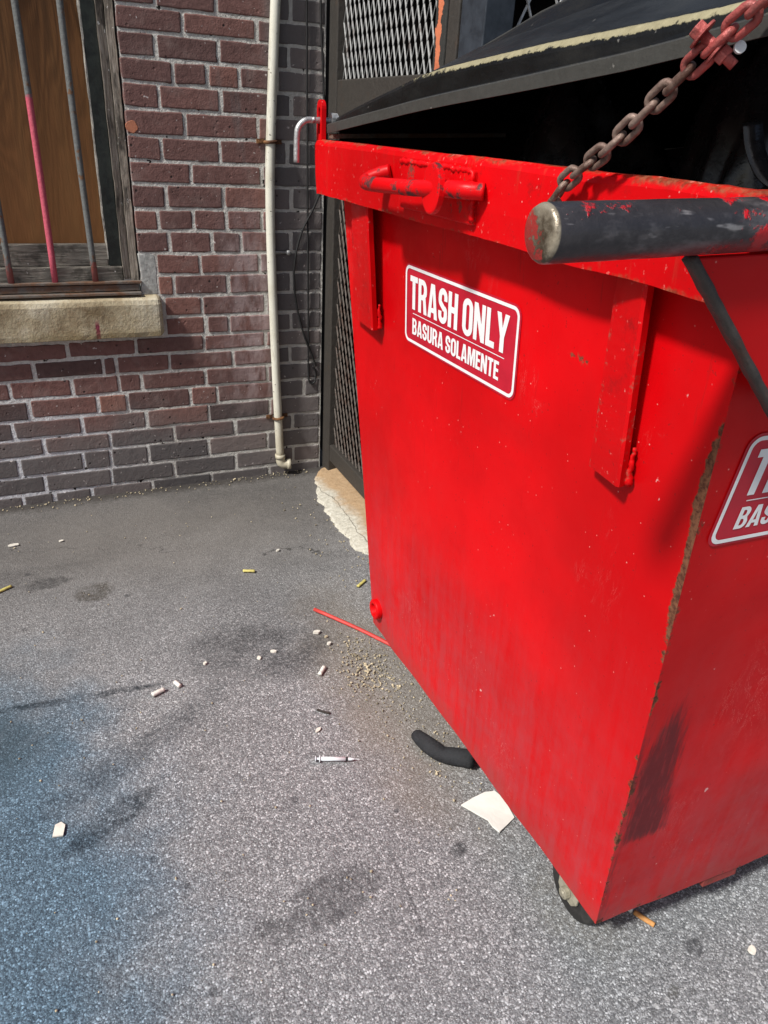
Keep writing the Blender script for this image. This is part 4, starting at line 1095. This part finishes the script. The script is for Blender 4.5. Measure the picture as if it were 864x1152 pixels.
# hinge: bracket, bent rod, bar
bm = bmesh.new()
xh, yh = .641, 1.806
ring_o = [(0, 0)] ; outl = [(yh - .016, 1.40)] + [(yh + .0 - .016 * math.cos(t), 1.476 + .018 * math.sin(t)) for t in [math.pi * k / 10 for k in range(11)]] + [(yh + .016, 1.40)]
inn = [(yh - .007, 1.425)] + [(yh - .007 * math.cos(t), 1.470 + .009 * math.sin(t)) for t in [math.pi * k / 8 for k in range(9)]] + [(yh + .007, 1.425)]
bmf = flat([[(a, b) for a, b in outl], [(a, b) for a, b in inn]], lambda u, v: Vector((xh, u, v)))
ext = bmesh.ops.extrude_face_region(bmf, geom=list(bmf.faces)); bmesh.ops.translate(bmf, vec=(.012, 0, 0), verts=[v for v in ext['geom'] if isinstance(v, bmesh.types.BMVert)])
bmesh.ops.recalc_face_normals(bmf, faces=bmf.faces)
obj('hinge_bracket', bmf, 'red_plain', dump, bevel=.0015)
bm = bmesh.new()
tube(bm, smooth_path([(2.52, 1.806, 1.452), (1.4, 1.806, 1.452), (.70, 1.806, 1.452), (.63, 1.806, 1.452), (.608, 1.806, 1.450), (.592, 1.806, 1.436), (.588, 1.806, 1.415), (.587, 1.806, 1.363)], 6), .0068, 12)
obj('hinge_rod', bm, 'galv', dump, True)
bm = bmesh.new(); tube(bm, [(.668, 1.806, 1.452), (.684, 1.806, 1.452)], .017, 16); obj('hinge_collar', bm, 'galv', dump)
bm = bmesh.new(); hexa(bm, [(.66, 1.765, 1.417), (.66, 1.79, 1.417), (1.12, 1.79, 1.440), (1.12, 1.765, 1.440), (.66, 1.765, 1.427), (.66, 1.79, 1.427), (1.12, 1.79, 1.449), (1.12, 1.765, 1.449)]); obj('hinge_strip', bm, 'rail', dump, bevel=.001)

bm = bmesh.new(); box(bm, .70, 2.50, 1.768, 1.774, 1.30, 1.424); obj('added_dark_backing', bm, 'inside', dump)  # added dark sheet, keeps the opening under the lid black
bm = bmesh.new(); prism(bm, [(.69, 1.797, 1.40), (.69, 1.797, 1.444), (.80, 1.797, 1.462), (1.0, 1.797, 1.474), (2.5, 1.797, 1.474), (2.5, 1.797, 1.40)], (0, .004, 0)); obj('added_dark_backing', bm, 'inside', dump)  # second added dark sheet, closes the gap below the lid
# ------------------------------------------------------------------ rubbish inside
def bag(cx, cy, cz, rx, ry, rz, seed, lab):
    bm = bmesh.new(); bmesh.ops.create_icosphere(bm, subdivisions=5, radius=1)
    for v in bm.verts:
        p = v.co.copy(); n1 = abs(nz(p.x, p.y, p.z + seed, 2.2)); n2 = abs(nz(p.x + seed, p.y, p.z, 5.5)); n3 = nz(p.x, p.y + seed, p.z, 1.2)
        k = 1 + .22 * n3 - .26 * n1 - .10 * n2
        v.co = Vector((p.x * rx * k, p.y * ry * k, max(-.85, p.z) * rz * k)) + Vector((cx, cy, cz))
    o = obj('trash_bag', bm, 'bag', None, True, origin=(cx, cy, cz - rz * .85)); tag(o, lab, 'trash bag', 'black bags inside the dumpster')
bag(1.04, 1.30, .88, .22, .26, .70, 3, 'wrinkled black trash bag at the far left inside the dumpster')
bag(1.14, .95, .90, .28, .24, .76, 9, 'shiny black trash bag under the chain inside the dumpster')
bag(1.66, 1.15, .80, .30, .34, .66, 17, 'black trash bag deep in the dumpster, right of the others')

bm = bmesh.new()
sp = smooth_path([(.80, .74, 1.475), (.80, .725, 1.445), (.802, .70, 1.418), (.81, .675, 1.406), (.83, .64, 1.402)], 5)
ra = [bm.verts.new(p) for p in sp]; rb = [bm.verts.new(p + Vector((.018, -.012, .004))) for p in sp]
for i in range(len(sp) - 1): bm.faces.new((ra[i], rb[i], rb[i + 1], ra[i + 1]))
so_ = obj('plastic_strap', bm, 'bag', None, True, origin=(.81, .68, 1.40)); md = so_.modifiers.new('thick', 'SOLIDIFY'); md.thickness = .0022
tag(so_, 'black plastic strip curling up inside the dumpster behind the chain', 'plastic strip')
# ------------------------------------------------------------------ chain
chain = thing('chain', 'rusty steel chain with a red bolt rising from the red rim to the lid', 'chain', (.632, .855, 1.362))
c0 = Vector((.634, .866, 1.361)); pts = [Vector((.632, .853, 1.386)), Vector((.630, .834, 1.403)), Vector((.630, .764, 1.4445)), Vector((.630, .700, 1.4925)), Vector((.629, .643, 1.5325)), Vector((.628, .588, 1.567)), Vector((.632, .52, 1.612)), Vector((.640, .462, 1.652))]
dense = smooth_path(pts, 20)
def link_mesh(bm, c, d, w, ln=.0425, wd=.0252, r=.0041):
    d = d.normalized(); w = (w - d * w.dot(d)).normalized(); hl, hw = ln / 2 - r, wd / 2 - r; path = []
    for k in range(9): t = -math.pi / 2 + math.pi * k / 8; path.append(c + d * (hl - hw + hw * math.cos(t)) + w * hw * math.sin(t))
    for k in range(9): t = math.pi / 2 + math.pi * k / 8; path.append(c + d * (-(hl - hw) + hw * math.cos(t)) + w * hw * math.sin(t))
    tube(bm, path, r, 10, closed=True, jit=.00018)
acc = 0; pos = []; last = dense[0]; pitch = .0268; need = .0
L = 0; cum = [0]
for a, b in zip(dense[:-1], dense[1:]): L += (b - a).length; cum.append(L)
def along(s):
    for i in range(len(cum) - 1):
        if cum[i] <= s <= cum[i + 1]:
            t = (s - cum[i]) / max(1e-9, cum[i + 1] - cum[i]); return dense[i].lerp(dense[i + 1], t), (dense[i + 1] - dense[i]).normalized()
    return dense[-1], (dense[-1] - dense[-2]).normalized()
nl = int(L / pitch)
side = Vector((-1, 0, .15))
for i in range(nl + 1):
    c, d = along(min(i * pitch, L)); bm = bmesh.new()
    upv = d.cross(side); tw = math.radians(40 + U(-9, 9)) + (math.pi / 2 if i % 2 else 0)
    w = side.normalized() * math.cos(tw) + upv.normalized() * math.sin(tw)
    link_mesh(bm, c, d, w)
    o = obj('link', bm, 'chain_red' if i >= 9 and i <= 13 else 'chain', chain, True)
    if i in (9, 10, 11, 12, 13): o['label'] = 'red flecked link beside the bolt'
bm = bmesh.new(); link_mesh(bm, c0 + Vector((-.002, -.004, -.002)), Vector((0, -.25, 1)), Vector((-.3, 1, .2)), .046); obj('link', bm, 'chain', chain, True)
bm = bmesh.new(); tube(bm, smooth_path([(.672, .885, 1.352), (.640, .880, 1.352), (.626, .868, 1.350), (.640, .855, 1.348), (.672, .850, 1.348)], 5), .005, 10); obj('eye', bm, 'red_worn', dump, True)
# bolt through the chain
bc = Vector((.627, .640, 1.5365)); ax = Vector((.54, -.595, -.58)).normalized(); K = .74
bm = bmesh.new(); tube(bm, [bc - ax * .018 * K, bc - ax * .031 * K], .0125 * K, 6); obj('bolt_head', bm, 'chain_red', chain, bevel=.001)
for a0, a1 in ((-.0195, -.0165), (.0095, .0125)):
    bm = bmesh.new(); tube(bm, [bc + ax * a0 * K, bc + ax * a1 * K], .0195 * K, 22); obj('bolt_washer', bm, 'chain_red', chain)
bm = bmesh.new(); tube(bm, [bc - ax * .0165 * K, bc + ax * .040 * K], .0068 * K, 14); obj('bolt_shank', bm, 'chain_red', chain, True)
bm = bmesh.new(); tube(bm, [bc + ax * .014 * K, bc + ax * .026 * K], .0125 * K, 6); obj('bolt_nut', bm, 'chain_red', chain, bevel=.001)
bm = bmesh.new(); wv = bc + ax * .012 + Vector((.008, -.013, .004)); tube(bm, [wv, wv + Vector((-.0015, -.003, .0008))], .0056, 18); obj('zinc_disc', bm, 'bolt_white', chain)
# lug on the lid that takes the chain
bm = bmesh.new(); box(bm, .640, .652, .452, .486, 1.560, 1.668); obj('lid_lug', bm, 'edge_steel', dump, bevel=.002)

# ------------------------------------------------------------------ litter
def gnd(x, y): return gz(x, y) + .0025
def rodlet(name, x, y, ln, r, ang, mat, lab, cat, group=None, flat_k=1.0, tip=None, bend=0.0):
    dx, dy = math.cos(ang) * ln / 2, math.sin(ang) * ln / 2; z = gnd(x, y) + r * .95
    bm = bmesh.new(); nn = 8; pts = []
    for i in range(nn + 1):
        t = i / nn * 2 - 1; b = bend * (1 - t * t)
        pts.append((x + dx * t - math.sin(ang) * b, y + dy * t + math.cos(ang) * b, z + r * .2 * nz(t, x, y, 2)))
    tube(bm, pts, [r * (1 + .10 * nz(i, x, y, 1.7)) for i in range(nn + 1)], 10)
    if flat_k != 1.0:
        for v in bm.verts: v.co.z = z + (v.co.z - z) * flat_k - r * (1 - flat_k) * .9
    o = obj(name, bm, mat, None, True, origin=(x, y, gnd(x, y)))
    return tag(o, lab, cat, group)
GB = 'cigarette butts and stubs on the asphalt'
rodlet('cigarette_butt', .142, 1.689, .036, .0062, .35, 'butt', 'white cigarette butt lying at the end of the dark tar line', 'cigarette butt', GB)
rodlet('cigarette_butt', .198, 1.704, .024, .0062, 2.0, 'butt', 'stubby cream cigarette butt, right of the one at the tar line end', 'cigarette butt', GB)
rodlet('cigarette_butt', .603, 1.616, .036, .0062, .85, 'butt', 'white cigarette butt slanting below the red straw', 'cigarette butt', GB)
b = rodlet('cigarette_butt', .968, .637, .044, .0058, -1.1, 'butt_orange', 'crushed cigarette butt with tan filter by the front caster', 'cigarette butt', GB, .8)
bm = bmesh.new(); tube(bm, [(.956, .660, .008), (.950, .672, .010), (.944, .676, .008)], [.0062, .0068, .004], 8); obj('burnt_end', bm, 'butt', b, True)
GS = 'short yellow straw bits on the asphalt'
rodlet('straw_piece', .543, 2.223, .042, .0060, -.35, 'straw_yellow', 'short yellow straw piece alone in the middle of the asphalt', 'straw piece', GS, .8)
rodlet('straw_piece', .895, 2.015, .050, .0055, .62, 'straw_yellow', 'short yellow straw piece touching the far corner of the dumpster', 'straw piece', GS, .8)
rodlet('straw_piece', -.255, 2.375, .060, .0055, .55, 'straw_yellow', 'yellow straw piece at the left edge of the photo', 'straw piece', GS, .8)
rodlet('red_straw', .775, 1.772, .345, .0068, math.atan2(1.632 - 1.916, .862 - .688), 'straw_red', 'long thin red plastic straw pointing under the dumpster', 'straw', None, .85, None, .006)
rodlet('twig', .55, 1.455, .038, .0032, -.75, 'twig', 'short black twig on the asphalt above the syringe', 'twig')
def scrap(name, px, lab, cat, mat='paper', h=.004, group=None, lift=.0):
    cx = sum(p[0] for p in px) / len(px); cy = sum(p[1] for p in px) / len(px); z = gnd(cx, cy)
    bm = bmesh.new(); a = [bm.verts.new((x, y, z + .0005 + lift * abs(x - cx) / .05)) for x, y in px]; t = [bm.verts.new((x + .001, y, z + h + lift * abs(x - cx) / .05 + .0015 * nz(x, y, 0, 90))) for x, y in px]
    n = len(px); bm.faces.new(a[::-1]); bm.faces.new(t)
    for i in range(n): bm.faces.new((a[i], a[(i + 1) % n], t[(i + 1) % n], t[i]))
    bmesh.ops.recalc_face_normals(bm, faces=bm.faces)
    return tag(obj(name, bm, mat, None, False, origin=(cx, cy, z)), lab, cat, group)
def blob(cx, cy, rx, ry, rot=0, n=9):
    return [(cx + math.cos(rot) * rx * math.cos(t) * k - math.sin(rot) * ry * math.sin(t) * k, cy + math.sin(rot) * rx * math.cos(t) * k + math.cos(rot) * ry * math.sin(t) * k) for t, k in [(2 * math.pi * i / n, U(.75, 1.15)) for i in range(n)]]
GP = 'paper scraps on the asphalt'
scrap('paper_scrap', [(-.150, 1.295), (-.128, 1.290), (-.122, 1.318), (-.130, 1.330), (-.143, 1.326)], 'torn white paper scrap in the bluish painted shade at left', 'paper scrap', group=GP)
scrap('paper_scrap', blob(-.225, 2.715, 0.0203, 0.0103, .1), 'pale orange flecked scrap near the wall at far left', 'paper scrap', group=GP)
scrap('paper_scrap', blob(-.06, 2.69, 0.0092, 0.0057, .1), 'tiny white scrap near the wall, right of the orange flecked scrap', 'paper scrap', group=GP)
scrap('paper_scrap', blob(.652, 1.800, 0.0132, 0.0069, -.1), 'white scrap just below the middle of the red straw', 'paper scrap', group=GP, h=.008)
scrap('paper_scrap', blob(.668, 1.733, 0.0071, 0.0057, .1), 'small grey white crumb between the red straw and a white butt', 'paper scrap', group=GP, h=.008)
scrap('paper_scrap', blob(.495, 1.755, 0.0112, 0.0046, -.4), 'curled white scrap in the dark stain left of the red straw', 'paper scrap', group=GP, h=.006)
scrap('paper_scrap', blob(.446, 1.74, 0.0051, 0.0092, .3), 'bent white shred at the left of the dark stain', 'paper scrap', group=GP, h=.006)
scrap('paper_scrap', blob(.512, 1.395, 0.0102, 0.0057, .6), 'beige scrap above the plunger end of the syringe', 'paper scrap', group=GP)
scrap('paper_scrap', blob(.29, 1.770, 0.0051, 0.0052), 'lone white crumb left of the dark stain', 'paper scrap', group=GP, h=.007)
scrap('paper_scrap', blob(.682, 2.330, 0.0071, 0.0052, .4), 'white crumb on the asphalt left of the concrete strip', 'paper scrap', group=GP, h=.006)
scrap('paper_scrap', blob(1.13, .50, 0.0092, 0.0075, .4), 'pale chip on the asphalt at the lower right', 'paper scrap', group=GP, h=.006)
# white shard by the container
def shard():
    P = [(0.752, 1.036), (0.789, 1.044), (0.824, 1.048), (0.85, 1.041), (0.859, 1.014), (0.853, 0.957), (0.823, 0.944), (0.795, 0.932), (0.789, 0.953), (0.789, 0.974), (0.778, 0.992), (0.766, 1.013)]
    bm = bmesh.new(); cx, cy = .82, 1.0
    def z(x, y): return gnd(x, y) + .004 + 1.6 * ((x - .825) * .6 + (y - 1.0) * .6) ** 2
    rings = []
    for k in (1, .66, .33): rings.append([bm.verts.new((cx + (x - cx) * k, cy + (y - cy) * k, z(cx + (x - cx) * k, cy + (y - cy) * k))) for x, y in P])
    c = bm.verts.new((cx, cy, z(cx, cy))); n = len(P)
    for a, b in zip(rings[:-1], rings[1:]):
        for i in range(n): bm.faces.new((a[i], a[(i + 1) % n], b[(i + 1) % n], b[i]))
    for i in range(n): bm.faces.new((rings[-1][i], rings[-1][(i + 1) % n], c))
    bmesh.ops.recalc_face_normals(bm, faces=bm.faces)
    o = obj('paper_plate_shard', bm, 'white_shard', None, False, origin=(cx, cy, gnd(cx, cy)))
    md = o.modifiers.new('thick', 'SOLIDIFY'); md.thickness = .004; md.offset = 1
    tag(o, 'curved off white broken plate piece lying against the dumpster bottom', 'plate piece')
shard()
# black foam tube
bm = bmesh.new()
fp = [Vector(p) for p in ((.744, 1.277, .019), (.745, 1.270, .020), (.749, 1.252, .021), (.756, 1.228, .022), (.764, 1.206, .022), (.771, 1.192, .021), (.777, 1.184, .0205), (.784, 1.178, .021), (.797, 1.169, .022), (.815, 1.158, .0225), (.833, 1.146, .0225), (.846, 1.138, .0225), (.8462, 1.1378, .0225))]
rings = tube(bm, fp, [.012, .0165, .0205, .0225, .0228, .0218, .0200, .0212, .0232, .0236, .0236, .0236, .0226], 22, jit=.0006)
for v in bm.verts: v.co += Vector((nz(v.co.x, v.co.y, v.co.z, 40), nz(v.co.y, v.co.z, v.co.x, 40), 0)) * .0022
for v in bm.verts: v.co.z = .0025 + max(0, (v.co.z)) * .92
tag(obj('foam_tube', bm, 'foam', None, True, origin=(.80, 1.17, .0025)), 'bent black foam tube piece on the asphalt beside the dumpster', 'foam tube')
# syringe
sy = thing('syringe', 'small discarded clear plastic syringe lying flat on the asphalt', 'syringe', (.524, 1.2755, .003))
a = Vector((.470, 1.297, .0105)); b = Vector((.582, 1.2535, .0095)); d = (b - a).normalized()
bm = bmesh.new(); tube(bm, [a + d * .012, a + d * .078], .0055, 12); obj('barrel', bm, 'clear', sy, True)
bm = bmesh.new(); tube(bm, [a + d * .0105, a + d * .013], .0095, 12); obj('finger_flange', bm, 'clear', sy)
bm = bmesh.new(); tube(bm, [a, a + d * .002], .0075, 12); tube(bm, [a + d * .0019, a + d * .0105], .003, 8); multi('plunger', bm, 'clear', sy)
bm = bmesh.new(); tube(bm, [a + d * .0785, a + d * .084], .0048, 10); obj('stopper', bm, 'black_plastic', sy)
bm = bmesh.new(); tube(bm, [a + d * .084, a + d * .093, a + d * .100], [.0042, .0036, .0016], 10); tube(bm, [a + d * .100, a + d * .114], .0008, 6); obj('needle', bm, 'clear', sy)
# grit by the container and along the wall
bm = bmesh.new()
def grain(x, y, r):
    m = Matrix.Translation((x, y, gnd(x, y) + r * .3)) @ Matrix.Rotation(U(0, 6), 4, (U(-1, 1), U(-1, 1), U(-1, 1))) @ Matrix.Diagonal((U(.7, 1.4), U(.6, 1.1), U(.5, .9), 1))
    bmesh.ops.create_icosphere(bm, subdivisions=1, radius=r, matrix=m)
for _ in range(300):
    t = R(); x = random.gauss(.74 + .03 * t, .055); y = 1.70 - .62 * t + random.gauss(0, .06)
    grain(x, y, U(.0014, .0034) * (1.7 if R() > .95 else 1))
for _ in range(190): grain(random.gauss(.735, .040), random.gauss(1.585, .075), U(.0020, .0046))
for _ in range(160):
    x = U(-.5, 1.05); y = D - .004 - abs(random.gauss(0, .03)); grain(x, y, U(.0018, .0045))
for _ in range(140): grain(U(-.3, .9), U(.8, 2.9), U(.0014, .0034))
for _ in range(60): grain(U(.80, 1.02), U(2.0, 2.9), U(.0018, .0045))
g = obj('grit', bm, 'grit', None); g['kind'] = 'stuff'; g['label'] = 'pale sandy grit scattered on the asphalt'; g['category'] = 'grit'

# ------------------------------------------------------------------ scale to metres
for o in list(col.objects):
    o.location = o.location * S
    for md in o.modifiers:
        if md.type == 'SOLIDIFY': md.thickness *= S
        if md.type == 'BEVEL': md.width *= S
done = set()
for o in col.objects:
    if o.type == 'MESH' and o.data.name not in done:
        done.add(o.data.name); o.data.transform(Matrix.Scale(S, 4))

# ------------------------------------------------------------------ camera, light, world
cd = bpy.data.cameras.new('camera'); cam = bpy.data.objects.new('camera', cd); col.objects.link(cam)
rot = Matrix(((0.9121891291226418, 0.14496893250115334, -0.3832688368755701), (-0.40617413997426793, 0.44351378090335947, -0.7989481173173704), (0.05416235525381159, 0.8844656775467791, 0.46345108103776933)))
cam.matrix_world = Matrix.Translation((0, 0, 1.45 * S)) @ rot.to_4x4()
cd.sensor_fit = 'HORIZONTAL'; cd.sensor_width = 36; cd.lens = 36 * 830 / 864
cd.clip_start = .02; cd.clip_end = 500
scene.camera = cam
sd = Vector((-.63, -.20, .76)).normalized()
sun = bpy.data.lights.new('sun', 'SUN'); sun.energy = 4.5; sun.angle = math.radians(5.5); sun.color = (1, .982, .95)
so = bpy.data.objects.new('sun', sun); col.objects.link(so); so.rotation_euler = sd.to_track_quat('Z', 'Y').to_euler(); so.location = (-3, -2, 6)
w = bpy.data.worlds.new('World'); scene.world = w; w.use_nodes = True
nt = w.node_tree; bg = nt.nodes['Background']; sk = nt.nodes.new('ShaderNodeTexSky'); sk.sky_type = 'NISHITA'; sk.sun_disc = False
sk.sun_elevation = math.asin(sd.z); sk.sun_rotation = math.atan2(sd.x, sd.y); sk.dust_density = 3; sk.air_density = 1
nt.links.new(sk.outputs[0], bg.inputs[0]); bg.inputs[1].default_value = .098
scene.view_settings.view_transform = 'Standard'; scene.view_settings.look = 'None'; scene.view_settings.exposure = 0
scene.cycles.use_denoising = True; scene.cycles.max_bounces = 6
